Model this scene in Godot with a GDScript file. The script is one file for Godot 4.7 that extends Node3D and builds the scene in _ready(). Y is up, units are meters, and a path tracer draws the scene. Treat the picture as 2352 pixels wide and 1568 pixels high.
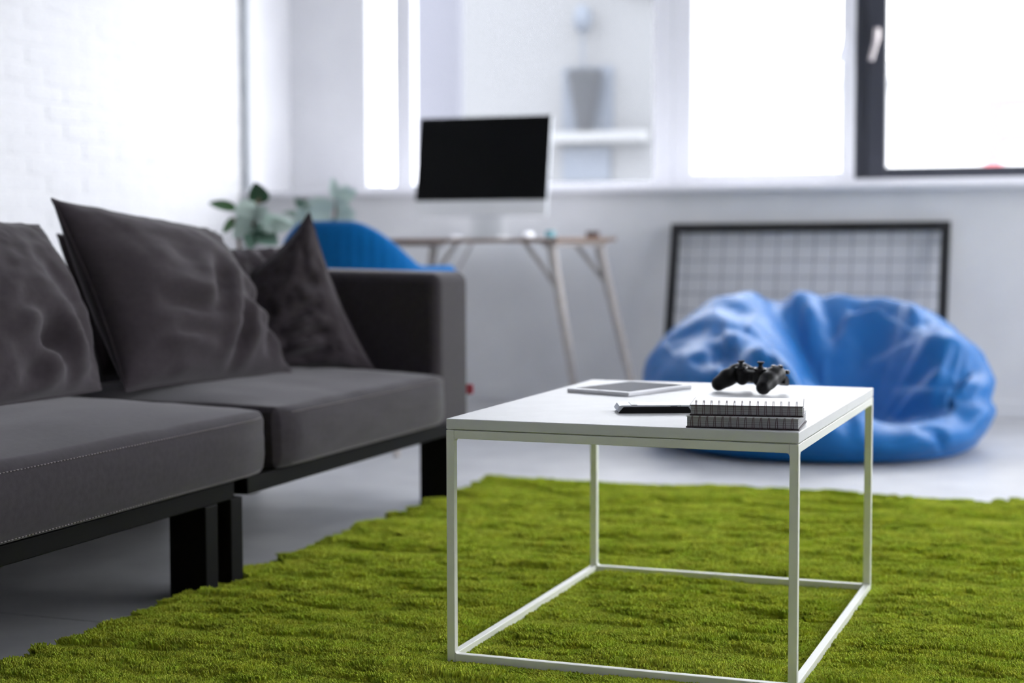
extends Node3D
# Room axes: u = to the right along the window wall (+X), y = up, v = depth towards the window wall (-Z).

const HC := 0.8009
const YAW := 0.35781
const PITCH := 0.06282
const ROLL := -0.00232
const WALL_V := 7.6      # low wall under the windows
const WIN_V := 8.1       # window plane
const LEFT_U := -4.33    # brick wall
const RIGHT_U := 3.6
const BACK_V := -2.6
const CEIL := 3.3

var rng := RandomNumberGenerator.new()
var taken := {}
var m := {}


func P(u: float, y: float, v: float) -> Vector3:
	return Vector3(u, y, -v)


# ------------------------------------------------------------------ mesh builder
class MB:
	var v := PackedVector3Array()
	var n := PackedVector3Array()
	var t := PackedVector2Array()
	var i := PackedInt32Array()

	func add(p: Vector3, nn: Vector3, uv := Vector2.ZERO) -> int:
		v.append(p)
		n.append(nn)
		t.append(uv)
		return v.size() - 1

	func tri(a: int, b: int, c: int) -> void:
		var g := (v[b] - v[a]).cross(v[c] - v[a])
		if g.dot(n[a] + n[b] + n[c]) > 0.0:
			i.append_array([a, c, b])
		else:
			i.append_array([a, b, c])

	func quad(a: int, b: int, c: int, d: int) -> void:
		tri(a, b, c)
		tri(a, c, d)

	func face(pts: Array, nn: Vector3) -> void:
		var first := v.size()
		for p in pts:
			add(p, nn, Vector2(p.x + p.z, p.y))
		for k in range(1, pts.size() - 1):
			tri(first, first + k, first + k + 1)

	func mesh() -> ArrayMesh:
		var a := []
		a.resize(Mesh.ARRAY_MAX)
		a[Mesh.ARRAY_VERTEX] = v
		a[Mesh.ARRAY_NORMAL] = n
		a[Mesh.ARRAY_TEX_UV] = t
		a[Mesh.ARRAY_INDEX] = i
		var out := ArrayMesh.new()
		out.add_surface_from_arrays(Mesh.PRIMITIVE_TRIANGLES, a)
		return out

	func coords(h: float, r: float, seg: int) -> PackedFloat32Array:
		var out := PackedFloat32Array()
		for k in seg + 1:
			out.append(-h + r - r * tan(PI / 4.0 * (1.0 - float(k) / seg)))
		for k in seg + 1:
			out.append(h - r + r * tan(PI / 4.0 * float(k) / seg))
		return out

	# a box with rounded edges; warp(p) may move its points afterwards (fine = extra cuts along the flats)
	func rbox(c: Vector3, size: Vector3, r: float, seg := 2, basis := Basis(), fine := 0, warp = null) -> void:
		var h := size / 2.0
		r = minf(r, minf(h.x, minf(h.y, h.z)) * 0.98)
		for axis in 3:
			var ax := (axis + 1) % 3
			var ay := (axis + 2) % 3
			var cx := coords(h[ax], r, seg)
			var cy := coords(h[ay], r, seg)
			if fine > 0:
				cx = split(cx, seg, fine)
				cy = split(cy, seg, fine)
			for s in [-1.0, 1.0]:
				var first := v.size()
				for a in cx:
					for b in cy:
						var p := Vector3.ZERO
						p[axis] = s * h[axis]
						p[ax] = a
						p[ay] = b
						var q := Vector3(clampf(p.x, -h.x + r, h.x - r), clampf(p.y, -h.y + r, h.y - r), clampf(p.z, -h.z + r, h.z - r))
						var d := (p - q).normalized()
						var w := q + d * r
						if warp != null:
							w = warp.call(w)
						add(c + basis * w, basis * d, Vector2(a, b))
				for x in cx.size() - 1:
					for y in cy.size() - 1:
						var k := first + x * cy.size() + y
						quad(k, k + 1, k + cy.size() + 1, k + cy.size())
		if warp != null:
			renormal()

	func split(c: PackedFloat32Array, seg: int, fine: int) -> PackedFloat32Array:
		var out := PackedFloat32Array()
		for k in seg + 1:
			out.append(c[k])
		for k in range(1, fine):
			out.append(lerpf(c[seg], c[seg + 1], float(k) / fine))
		for k in range(seg + 1, c.size()):
			out.append(c[k])
		return out

	# smooth normals from the faces, points at one place sharing theirs
	func renormal() -> void:
		var sums := {}
		var keys := []
		keys.resize(v.size())
		for k in v.size():
			keys[k] = Vector3i((v[k] * 20000.0).round())
		for k in range(0, i.size(), 3):
			var g := (v[i[k + 2]] - v[i[k]]).cross(v[i[k + 1]] - v[i[k]])
			for e in 3:
				var key: Vector3i = keys[i[k + e]]
				sums[key] = sums.get(key, Vector3.ZERO) + g
		for k in v.size():
			var s: Vector3 = sums.get(keys[k], n[k])
			if s.length() > 1e-12:
				n[k] = s.normalized()

	func box(c: Vector3, size: Vector3, basis := Basis()) -> void:
		for axis in 3:
			for s in [-1.0, 1.0]:
				var nn := Vector3.ZERO
				nn[axis] = s
				var a := Vector3.ZERO
				a[(axis + 1) % 3] = size[(axis + 1) % 3] / 2.0
				var b := Vector3.ZERO
				b[(axis + 2) % 3] = size[(axis + 2) % 3] / 2.0
				var o := nn * size[axis] / 2.0
				face([c + basis * (o - a - b), c + basis * (o + a - b), c + basis * (o + a + b), c + basis * (o - a + b)], basis * nn)

	# a tube through points; radius may be one number or one per point
	func tube(pts: Array, radius, sides := 8, caps := true, closed := false) -> void:
		var count := pts.size()
		var first := v.size()
		var side := Vector3.ZERO
		for k in count:
			var ahead: Vector3 = pts[(k + 1) % count] if closed else pts[mini(k + 1, count - 1)]
			var behind: Vector3 = pts[(k - 1 + count) % count] if closed else pts[maxi(k - 1, 0)]
			var d := (ahead - behind).normalized()
			if side == Vector3.ZERO:
				side = d.cross(Vector3.UP if absf(d.y) < 0.9 else Vector3.RIGHT).normalized()
			side = (side - d * side.dot(d)).normalized()
			var up := d.cross(side)
			var r: float = radius[k] if radius is Array else radius
			for s in sides + 1:
				var a := TAU * s / sides
				var o := side * cos(a) + up * sin(a)
				add(pts[k] + o * r, o, Vector2(float(s) / sides, float(k) / count))
		var w := sides + 1
		for k in (count if closed else count - 1):
			for s in sides:
				var a := first + k * w + s
				var b := first + ((k + 1) % count) * w + s
				quad(a, a + 1, b + 1, b)
		if caps and not closed:
			for e in [0, count - 1]:
				var d: Vector3 = (pts[0] - pts[1]).normalized() if e == 0 else (pts[count - 1] - pts[count - 2]).normalized()
				var f := v.size()
				add(pts[e], d)
				for s in sides + 1:
					add(v[first + e * w + s], d)
				for s in sides:
					tri(f, f + 1 + s, f + 2 + s)

	# profile of (radius, height) points turned round the y axis of xf
	func lathe(profile: Array, segs: int, xf := Transform3D()) -> void:
		var first := v.size()
		for k in profile.size():
			var a: Vector2 = profile[maxi(k - 1, 0)]
			var b: Vector2 = profile[mini(k + 1, profile.size() - 1)]
			var d := (b - a).normalized()
			for s in segs + 1:
				var ang := TAU * s / segs
				var o := Vector3(cos(ang), 0, sin(ang))
				add(xf * (o * profile[k].x + Vector3(0, profile[k].y, 0)), xf.basis * (o * d.y + Vector3(0, -d.x, 0)).normalized(), Vector2(float(s) / segs, float(k) / profile.size()))
		for k in profile.size() - 1:
			for s in segs:
				var a := first + k * (segs + 1) + s
				quad(a, a + 1, a + segs + 2, a + segs + 1)

	# polygon in the xy plane pushed from z0 to z1
	func prism(poly: PackedVector2Array, z0: float, z1: float, xf := Transform3D()) -> void:
		var count := poly.size()
		var area := 0.0
		for k in count:
			area += poly[k].cross(poly[(k + 1) % count])
		var tris := Geometry2D.triangulate_polygon(poly)
		for z in [z0, z1]:
			var nn := xf.basis * Vector3(0, 0, 1.0 if z == maxf(z0, z1) else -1.0)
			var first := v.size()
			for p in poly:
				add(xf * Vector3(p.x, p.y, z), nn, p)
			for k in range(0, tris.size(), 3):
				tri(first + tris[k], first + tris[k + 1], first + tris[k + 2])
		for k in count:
			var a := poly[k]
			var b := poly[(k + 1) % count]
			var d := (b - a).normalized()
			var nn := xf.basis * (Vector3(d.y, -d.x, 0) * signf(area))
			face([xf * Vector3(a.x, a.y, z0), xf * Vector3(b.x, b.y, z0), xf * Vector3(b.x, b.y, z1), xf * Vector3(a.x, a.y, z1)], nn)

	# a sheet of points from where(s, t), s and t from 0 to 1; flip turns its outside round
	func sheet(ns: int, nt: int, where: Callable, flip := false, tile := Vector2.ONE) -> void:
		var first := v.size()
		for a in ns + 1:
			for b in nt + 1:
				add(where.call(float(a) / ns, float(b) / nt), Vector3.ZERO, Vector2(float(a) / ns, float(b) / nt) * tile)
		for a in ns:
			for b in nt:
				var k := first + a * (nt + 1) + b
				var q := [k, k + 1, k + nt + 2, k + nt + 1]
				if flip:
					q = [k, k + nt + 1, k + nt + 2, k + 1]
				i.append_array([q[0], q[1], q[2], q[0], q[2], q[3]])


# ------------------------------------------------------------------ nodes
func numbered(parent: Node, called: String) -> String:
	var key := str(parent.get_instance_id()) + called
	var k: int = taken.get(key, -1) + 1
	taken[key] = k
	return called if k == 0 else "%s_%03d" % [called, k]


func thing(called: String, label: String, category: String, at := Vector3.ZERO, turn := 0.0, group := "") -> Node3D:
	var o := Node3D.new()
	o.name = numbered(self, called)
	add_child(o, true)
	o.position = at
	o.rotation.y = turn
	tag(o, label, category, group)
	return o


func tag(o: Node, label: String, category: String, group := "") -> void:
	o.set_meta("label", label)
	o.set_meta("category", category)
	if group:
		o.set_meta("group", group)


func part(parent: Node, called: String, shape, mat: Material, label := "") -> MeshInstance3D:
	var o := MeshInstance3D.new()
	o.name = numbered(parent, called)
	o.mesh = shape.mesh() if shape is MB else shape
	o.material_override = mat
	parent.add_child(o, true)
	if label:
		o.set_meta("label", label)
	return o


func struct(called: String, shape, mat: Material) -> MeshInstance3D:
	var o := part(self, called, shape, mat)
	o.set_meta("kind", "structure")
	return o


func rb(a: Vector3, b: Vector3, r: float, seg := 2) -> MB:    # rounded box between two corners
	var s := MB.new()
	s.rbox((a + b) / 2.0, (b - a).abs(), r, seg)
	return s


func bx(a: Vector3, b: Vector3) -> MB:
	var s := MB.new()
	s.box((a + b) / 2.0, (b - a).abs())
	return s


# ------------------------------------------------------------------ materials
func noise(freq: float, octaves := 3, kind := FastNoiseLite.TYPE_SIMPLEX_SMOOTH, sd := 1) -> FastNoiseLite:
	var f := FastNoiseLite.new()
	f.noise_type = kind
	f.frequency = freq
	f.fractal_octaves = octaves
	f.seed = sd
	return f


func ntex(freq: float, lo: Color, hi: Color, octaves := 3, size := 512, sd := 1) -> NoiseTexture2D:
	var t := NoiseTexture2D.new()
	t.width = size
	t.height = size
	t.seamless = true
	t.noise = noise(freq, octaves, FastNoiseLite.TYPE_SIMPLEX_SMOOTH, sd)
	var g := Gradient.new()
	g.set_color(0, lo)
	g.set_color(1, hi)
	t.color_ramp = g
	return t


func mat(c: Color, rough := 0.6, metal := 0.0) -> StandardMaterial3D:
	var s := StandardMaterial3D.new()
	s.albedo_color = c
	s.roughness = rough
	s.metallic = metal
	return s


func tri_tex(s: StandardMaterial3D, tex: Texture2D, per_metre: float) -> StandardMaterial3D:
	s.albedo_texture = tex
	s.uv1_triplanar = true
	s.uv1_scale = Vector3.ONE * per_metre
	return s


func bump(s: StandardMaterial3D, tex: Texture2D, cm: float) -> StandardMaterial3D:
	s.heightmap_enabled = true
	s.heightmap_texture = tex
	s.heightmap_scale = cm
	return s


func fabric(c: Color, spread: float, sd: int, sheen := 0.4) -> StandardMaterial3D:
	var s := mat(c, 0.95)
	tri_tex(s, ntex(0.02, Color(1 - spread, 1 - spread, 1 - spread), Color.WHITE, 5, 512, sd), 5.0)
	bump(s, m.weave, 0.03)
	s.metallic_specular = 0.25
	s.rim_enabled = true
	s.rim = sheen
	s.rim_tint = 0.3
	return s


func materials() -> void:
	var weave := Image.create(256, 256, false, Image.FORMAT_L8)
	for x in 256:
		for y in 256:
			var a := sin(TAU * x * 64.0 / 256.0)
			var b := sin(TAU * y * 64.0 / 256.0)
			weave.set_pixel(x, y, Color.from_hsv(0, 0, 0.5 + 0.25 * a * b + rng.randf_range(-0.22, 0.22)))
	m.weave = ImageTexture.create_from_image(weave)
	m.sofa = fabric(Color(0.238, 0.218, 0.24), 0.16, 3, 0.85)
	m.pillow = fabric(Color(0.25, 0.226, 0.243), 0.12, 5, 0.7)
	m.stitch = mat(Color(0.52, 0.49, 0.5), 0.8)
	m.black_wood = mat(Color(0.045, 0.045, 0.04), 0.6)
	m.black_wood.metallic_specular = 0.22
	m.white_lacquer = bump(tri_tex(mat(Color(0.895, 0.895, 0.9), 0.42), ntex(0.02, Color(0.97, 0.97, 0.97), Color.WHITE, 4, 512, 8), 1.2), ntex(0.05, Color.BLACK, Color.WHITE, 4, 256, 9), 0.01)
	m.white_steel = mat(Color(0.93, 0.93, 0.9), 0.4)
	m.plaster = bump(tri_tex(mat(Color(0.945, 0.945, 0.955), 0.85), ntex(0.01, Color(0.97, 0.97, 0.975), Color.WHITE, 4, 512, 11), 0.5), ntex(0.04, Color.BLACK, Color.WHITE, 4, 256, 12), 0.06)
	m.low_wall = bump(tri_tex(mat(Color(0.93, 0.93, 0.935), 0.85), ntex(0.01, Color(0.96, 0.96, 0.965), Color.WHITE, 4, 512, 13), 0.5), m.plaster.heightmap_texture, 0.06)
	m.brick = bump(tri_tex(mat(Color(0.93, 0.93, 0.935), 0.7), ntex(0.03, Color(0.93, 0.93, 0.94), Color.WHITE, 4, 512, 14), 2.0), ntex(0.03, Color.BLACK, Color.WHITE, 5, 512, 15), 0.25)
	m.mortar = mat(Color(0.92, 0.92, 0.925), 0.9)
	m.concrete = bump(tri_tex(mat(Color(0.805, 0.805, 0.81), 0.42), ntex(0.006, Color(0.9, 0.9, 0.91), Color.WHITE, 5, 1024, 16), 0.6), ntex(0.02, Color.BLACK, Color.WHITE, 5, 512, 17), 0.02)
	m.joint = mat(Color(0.2, 0.2, 0.21), 0.9)
	m.frame_white = mat(Color(0.93, 0.93, 0.95), 0.45)
	m.frame_dark = mat(Color(0.215, 0.224, 0.262), 0.45)
	m.glass = mat(Color(1, 1, 1, 0.04), 0.02)
	m.glass.transparency = BaseMaterial3D.TRANSPARENCY_ALPHA
	m.steel = mat(Color(0.8, 0.77, 0.77), 0.3, 0.85)
	m.grey_paint = mat(Color(0.78, 0.8, 0.82), 0.6)
	m.black_metal = mat(Color(0.09, 0.09, 0.1), 0.5)
	m.wire_grey = mat(Color(0.45, 0.46, 0.49), 0.5)
	m.rug_base = mat(Color(0.6, 0.64, 0.16), 1.0)
	m.rug_base.metallic_specular = 0.0
	m.pile = mat(Color(0.83, 0.845, 0.31), 0.9)
	m.pile.vertex_color_use_as_albedo = true
	m.pile.metallic_specular = 0.3
	m.pile.backlight_enabled = true
	m.pile.backlight = Color(0.25, 0.3, 0.03)
	m.vinyl = bump(mat(Color(0.055, 0.41, 0.69), 0.42), ntex(0.08, Color.BLACK, Color.WHITE, 3, 256, 20), 0.02)
	m.vinyl.metallic_specular = 0.42
	m.vinyl.uv1_triplanar = true
	m.vinyl.uv1_scale = Vector3.ONE * 4.0
	m.chair_blue = fabric(Color(0.04, 0.42, 0.70), 0.1, 22)
	m.black_plastic = mat(Color(0.05, 0.05, 0.055), 0.45)
	m.black_plastic.metallic_specular = 0.35
	m.black_rubber = mat(Color(0.06, 0.06, 0.065), 0.6)
	m.black_gloss = mat(Color(0.05, 0.05, 0.055), 0.2)
	m.screen = mat(Color(0.028, 0.03, 0.034), 0.3)
	m.screen.metallic_specular = 0.25
	m.tablet_glass = mat(Color(0.09, 0.1, 0.11), 0.06)
	m.white_plastic = mat(Color(0.93, 0.93, 0.945), 0.35)
	m.aluminium = mat(Color(0.74, 0.755, 0.775), 0.35, 0.6)
	m.chin_white = mat(Color(0.88, 0.885, 0.89), 0.4, 0.1)
	m.aluminium_dark = mat(Color(0.66, 0.67, 0.68), 0.4, 0.6)
	m.paper = mat(Color(0.9, 0.9, 0.9), 0.9)
	m.page_edge = bump(mat(Color(0.8, 0.8, 0.81), 0.95), ntex(0.02, Color.BLACK, Color.WHITE, 2, 128, 25), 0.05)
	var pages := Image.create(8, 128, false, Image.FORMAT_RGB8)
	for y in 128:
		var c := rng.randf_range(0.6, 1.0)
		for x in 8:
			pages.set_pixel(x, y, Color(c, c, c))
	m.page_edge.albedo_texture = ImageTexture.create_from_image(pages)
	m.page_edge.uv1_triplanar = true
	m.page_edge.uv1_scale = Vector3(5, 55, 5)
	m.maroon = mat(Color(0.17, 0.085, 0.1), 0.6)
	m.ring = mat(Color(0.27, 0.05, 0.1), 0.45)
	m.tag_pink = mat(Color(0.86, 0.32, 0.42), 0.7)
	m.tag_red = mat(Color(0.55, 0.08, 0.16), 0.7)
	m.desk_wood = tri_tex(mat(Color(0.62, 0.52, 0.45), 0.6), ntex(0.015, Color(0.8, 0.78, 0.76), Color.WHITE, 4, 512, 27), 2.0)
	m.desk_white = mat(Color(0.9, 0.88, 0.88), 0.5)
	m.leg_wood = tri_tex(mat(Color(0.82, 0.79, 0.77), 0.6), ntex(0.02, Color(0.86, 0.85, 0.84), Color.WHITE, 4, 512, 28), 3.0)
	m.leaf_green = mat(Color(0.23, 0.42, 0.2), 0.4)
	m.leaf_deep = mat(Color(0.1, 0.25, 0.13), 0.4)
	m.leaf_soft = mat(Color(0.4, 0.52, 0.46), 0.5)
	m.leaf_pale = mat(Color(0.8, 0.87, 0.84), 0.5)
	for k in ["leaf_green", "leaf_deep", "leaf_soft", "leaf_pale"]:
		m[k].backlight_enabled = true
		m[k].backlight = m[k].albedo_color * 0.5
	m.stem = mat(Color(0.46, 0.38, 0.33), 0.8)
	m.pot = mat(Color(0.85, 0.84, 0.83), 0.6)
	m.soil = mat(Color(0.16, 0.12, 0.09), 0.95)
	m.render_wall = mat(Color(0.37, 0.375, 0.385), 0.9)
	m.lavender = mat(Color(0.355, 0.36, 0.395), 0.9)
	m.ledge = mat(Color(0.43, 0.435, 0.445), 0.8)
	m.facade = mat(Color(0.86, 0.86, 0.86), 0.9)
	m.beige = mat(Color(0.8, 0.78, 0.75), 0.9)
	m.roof_grey = mat(Color(0.68, 0.68, 0.68), 0.9)
	m.sign_red = mat(Color(0.8, 0.42, 0.45), 0.8)
	m.slate = mat(Color(0.115, 0.13, 0.155), 0.8)
	m.slate_soft = mat(Color(0.3, 0.325, 0.365), 0.8)
	m.ground = mat(Color(0.6, 0.6, 0.6), 0.9)
	m.teal = mat(Color(0.45, 0.68, 0.72), 0.5)
	m.brown = mat(Color(0.36, 0.26, 0.23), 0.6)


func _ready() -> void:
	rng.seed = 7
	# ---- camera
	var cam := Camera3D.new()
	cam.name = "camera"
	cam.fov = rad_to_deg(2.0 * atan(784.0 / 3749.16))
	cam.basis = Basis(Vector3.UP, YAW) * Basis(Vector3.RIGHT, -PITCH) * Basis(Vector3.BACK, ROLL)
	cam.position = Vector3(0, HC, 0)
	var lens := CameraAttributesPhysical.new()
	lens.frustum_focal_length = 12.0 / (784.0 / 3749.16)
	lens.frustum_focus_distance = 2.95
	lens.frustum_near = 0.05
	lens.frustum_far = 400.0
	lens.exposure_aperture = 2.2
	cam.attributes = lens
	add_child(cam)
	# ---- sky and exposure
	var we := WorldEnvironment.new()
	we.name = "environment"
	var env := Environment.new()
	env.background_mode = Environment.BG_SKY
	var sky := Sky.new()
	var sm := ProceduralSkyMaterial.new()
	sm.sky_top_color = Color(0.96, 0.975, 1.0)
	sm.sky_horizon_color = Color(0.985, 0.99, 1.0)
	sm.ground_bottom_color = Color(0.72, 0.73, 0.75)
	sm.ground_horizon_color = Color(0.85, 0.86, 0.88)
	sm.sky_energy_multiplier = 1.0
	sky.sky_material = sm
	env.sky = sky
	env.background_energy_multiplier = 9.6
	env.tonemap_mode = Environment.TONE_MAPPER_LINEAR
	env.tonemap_exposure = 1.0
	env.sdfgi_enabled = true
	env.ssao_enabled = true
	env.ssil_enabled = true
	we.environment = env
	add_child(we)

	materials()
	room()
	outside()
	sofa()
	pillows()
	rug()
	coffee_table()
	table_things()
	bean_bag()
	grid_frame()
	desk()
	desk_things()
	chair()
	plants()


# ------------------------------------------------------------------ the room
func room() -> void:
	# floor: a slab with three poured fields, joints between them
	var fl := struct("floor", bx(P(LEFT_U - 0.2, -0.2, BACK_V - 0.2), P(RIGHT_U + 0.2, -0.004, 8.3)), m.joint)
	var cuts := [BACK_V - 0.2, -0.1, 2.867, 8.3]
	for k in 3:
		part(fl, "slab", rb(P(LEFT_U - 0.2, -0.004, cuts[k] + 0.002), P(RIGHT_U + 0.2, 0.0, cuts[k + 1] - 0.002), 0.0015, 1), m.concrete)
	struct("ceiling", bx(P(LEFT_U - 0.2, CEIL, BACK_V - 0.2), P(RIGHT_U + 0.2, CEIL + 0.2, 8.3)), m.plaster)
	struct("wall_back", bx(P(LEFT_U - 0.2, 0, BACK_V - 0.2), P(RIGHT_U + 0.2, CEIL, BACK_V)), m.plaster)
	# left wall: mortar with white painted bricks in front of it
	var wl := struct("wall_left", bx(P(LEFT_U - 0.2, 0, BACK_V), P(LEFT_U - 0.0005, CEIL, WALL_V)), m.mortar)
	bricks(wl)
	struct("wall_recess", bx(P(LEFT_U - 0.2, 1.02, WALL_V), P(LEFT_U, CEIL, 8.3)), m.plaster)
	# wall under the windows, its sill boards, pier and lintel
	struct("wall_front", bx(P(LEFT_U - 0.2, 0, WALL_V), P(RIGHT_U + 0.2, 1.02, 8.3)), m.low_wall)
	struct("wall_pier", bx(P(LEFT_U - 0.2, 1.02, WIN_V - 0.02), P(-3.863, CEIL, 8.3)), m.plaster)
	struct("wall_lintel", bx(P(-3.863, 2.95, WIN_V - 0.02), P(RIGHT_U + 0.2, CEIL, 8.3)), m.plaster)
	struct("baseboard_front", rb(P(LEFT_U, 0, WALL_V - 0.014), P(RIGHT_U, 0.07, WALL_V), 0.003, 1), m.low_wall)
	var sill := struct("trim_1", rb(P(LEFT_U, 1.02, 7.535), P(-0.955, 1.049, WIN_V), 0.006, 2), m.frame_white)
	part(sill, "sill_board", rb(P(-0.952, 1.02, 7.53), P(RIGHT_U, 1.049, WIN_V), 0.006, 2), m.frame_white)
	var pipe := MB.new()
	pipe.tube([P(LEFT_U + 0.028, 0.0, 7.56), P(LEFT_U + 0.028, CEIL, 7.56)], 0.019, 12, false)
	struct("trim_2", pipe, m.grey_paint)
	# windows in view
	window("window_1", -3.863, -3.685, 0.0, 0.022, 1.049, 1.092, m.frame_white, 0.0)
	window("window_2", -3.685, -2.155, 0.085, 0.103, 1.049, 1.092, m.frame_white, 0.0)
	window("window_3", -2.155, -1.242, 0.102, 0.067, 1.049, 1.128, m.frame_white, -1.29)
	window("window_4", -1.242, 0.55, 0.157, 0.157, 1.089, 1.143, m.frame_dark, -1.135)
	window("window_5", 0.55, 2.1, 0.14, 0.14, 1.089, 1.143, m.frame_dark, 0.0)
	window("window_6", 2.1, RIGHT_U, 0.14, 0.14, 1.089, 1.143, m.frame_dark, 0.0)
	struct("trim_3", bx(P(-1.242, 1.049, WIN_V), P(RIGHT_U, 1.089, WIN_V + 0.08)), m.frame_white)
	# right wall: high windows towards the far end
	struct("wall_right", bx(P(RIGHT_U, 0, BACK_V), P(RIGHT_U + 0.2, 0.7, 8.3)), m.plaster)
	struct("wall_right_lintel", bx(P(RIGHT_U, 3.05, BACK_V), P(RIGHT_U + 0.2, CEIL, 8.3)), m.plaster)
	struct("wall_right_near", bx(P(RIGHT_U, 0.7, BACK_V), P(RIGHT_U + 0.2, 3.05, 3.6)), m.plaster)
	struct("wall_right_far", bx(P(RIGHT_U, 0.7, 7.6), P(RIGHT_U + 0.2, 3.05, 8.3)), m.plaster)
	for k in 2:
		var a := 3.6 + 2.0 * k
		var b := a + 2.0
		var fr := MB.new()
		for q in [[a, 0.7, a + 0.07, 3.05], [b - 0.07, 0.7, b, 3.05], [a, 0.7, b, 0.78], [a, 2.97, b, 3.05]]:
			fr.rbox(P(RIGHT_U + 0.1, (q[1] + q[3]) / 2.0, (q[0] + q[2]) / 2.0), Vector3(0.07, q[3] - q[1], q[2] - q[0]), 0.004, 1)
		var w := struct("window_%d" % (7 + k), fr, m.frame_dark)
		part(w, "pane", bx(P(RIGHT_U + 0.098, 0.78, a + 0.07), P(RIGHT_U + 0.102, 2.97, b - 0.07)), m.glass)


func window(called: String, u0: float, u1: float, l: float, r: float, y0: float, y1: float, fm: Material, handle: float) -> void:
	var top := 2.95
	var z := WIN_V + 0.035
	var fr := MB.new()
	if l > 0.0:
		if l > 0.13 and fm == m.frame_dark:      # fixed outer post and the sash beside it, a groove between them
			fr.rbox(P(u0 + l * 0.18, (y0 + top) / 2, z + 0.012), Vector3(l * 0.36, top - y0, 0.06), 0.006, 2)
			fr.rbox(P(u0 + l * 0.68, (y0 + top) / 2, z - 0.004), Vector3(l * 0.6, top - y0, 0.075), 0.008, 2)
		else:
			fr.rbox(P(u0 + l / 2, (y0 + top) / 2, z), Vector3(l, top - y0, 0.07), 0.008, 2)
	fr.rbox(P(u1 - r / 2, (y0 + top) / 2, z), Vector3(r, top - y0, 0.07), 0.008, 2)
	fr.rbox(P((u0 + l + u1 - r) / 2, (y0 + y1) / 2, z + 0.001), Vector3(u1 - r - u0 - l + 0.006, y1 - y0, 0.066), 0.004, 2)
	fr.rbox(P((u0 + l + u1 - r) / 2, top - 0.05, z + 0.001), Vector3(u1 - r - u0 - l + 0.006, 0.1, 0.066), 0.004, 2)
	var w := struct(called, fr, fm)
	part(w, "pane", bx(P(u0 + l, y1, z - 0.002), P(u1 - r, top - 0.1, z + 0.002)), m.glass)
	if handle != 0.0:
		var hm := MB.new()
		hm.rbox(P(handle, 1.78, WIN_V - 0.012), Vector3(0.03, 0.07, 0.012), 0.005, 2)
		hm.tube([P(handle, 1.79, WIN_V - 0.01), P(handle, 1.79, WIN_V - 0.05)], 0.009, 10)
		hm.tube([P(handle + 0.006, 1.805, WIN_V - 0.05), P(handle, 1.74, WIN_V - 0.052), P(handle - 0.022, 1.655, WIN_V - 0.054)], [0.013, 0.013, 0.012], 12)
		part(w, "handle", hm, m.steel if fm == m.frame_dark else m.frame_white)


func bricks(wall: Node) -> void:
	var shapes := []
	for k in 6:
		var b := MB.new()
		var f := noise(14.0, 2, FastNoiseLite.TYPE_SIMPLEX_SMOOTH, 40 + k)
		b.rbox(Vector3.ZERO, Vector3(0.016, 0.0735, 0.2585), 0.003, 1, Basis(), 3, func(p: Vector3) -> Vector3:
			return p + Vector3(0.0022 * f.get_noise_2d(p.y + k, p.z), 0.0015 * f.get_noise_2d(p.z, 5.0), 0.001 * f.get_noise_2d(p.y, 9.0)))
		shapes.append(b.mesh())
	var rest: Array[Transform3D] = []
	var dy := 0.077
	var dv := 0.262
	for row in int(CEIL / dy):
		var y := 0.04 + row * dy
		var v := WALL_V - 0.13 - (0.131 if row % 2 else 0.0)
		while v > BACK_V + 0.1:
			var xf := Transform3D(Basis(Vector3.RIGHT, rng.randfn(0.0, 0.004)), P(LEFT_U - 0.0062 + rng.randf_range(-0.0010, 0.0010), y + rng.randf_range(-0.002, 0.002), v + rng.randf_range(-0.003, 0.003)))
			if v > 5.35 and y > 0.5 and y < 2.15:
				var o := part(wall, "brick", shapes[rng.randi() % 6], m.brick)
				o.transform = xf
			else:
				rest.append(xf)
			v -= dv
	var mm := MultiMesh.new()
	mm.transform_format = MultiMesh.TRANSFORM_3D
	mm.mesh = shapes[0]
	mm.instance_count = rest.size()
	for k in rest.size():
		mm.set_instance_transform(k, rest[k])
	var o := MultiMeshInstance3D.new()
	o.name = "brick_courses"
	o.multimesh = mm
	o.material_override = m.brick
	o.set_meta("kind", "stuff")
	wall.add_child(o, true)


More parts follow.
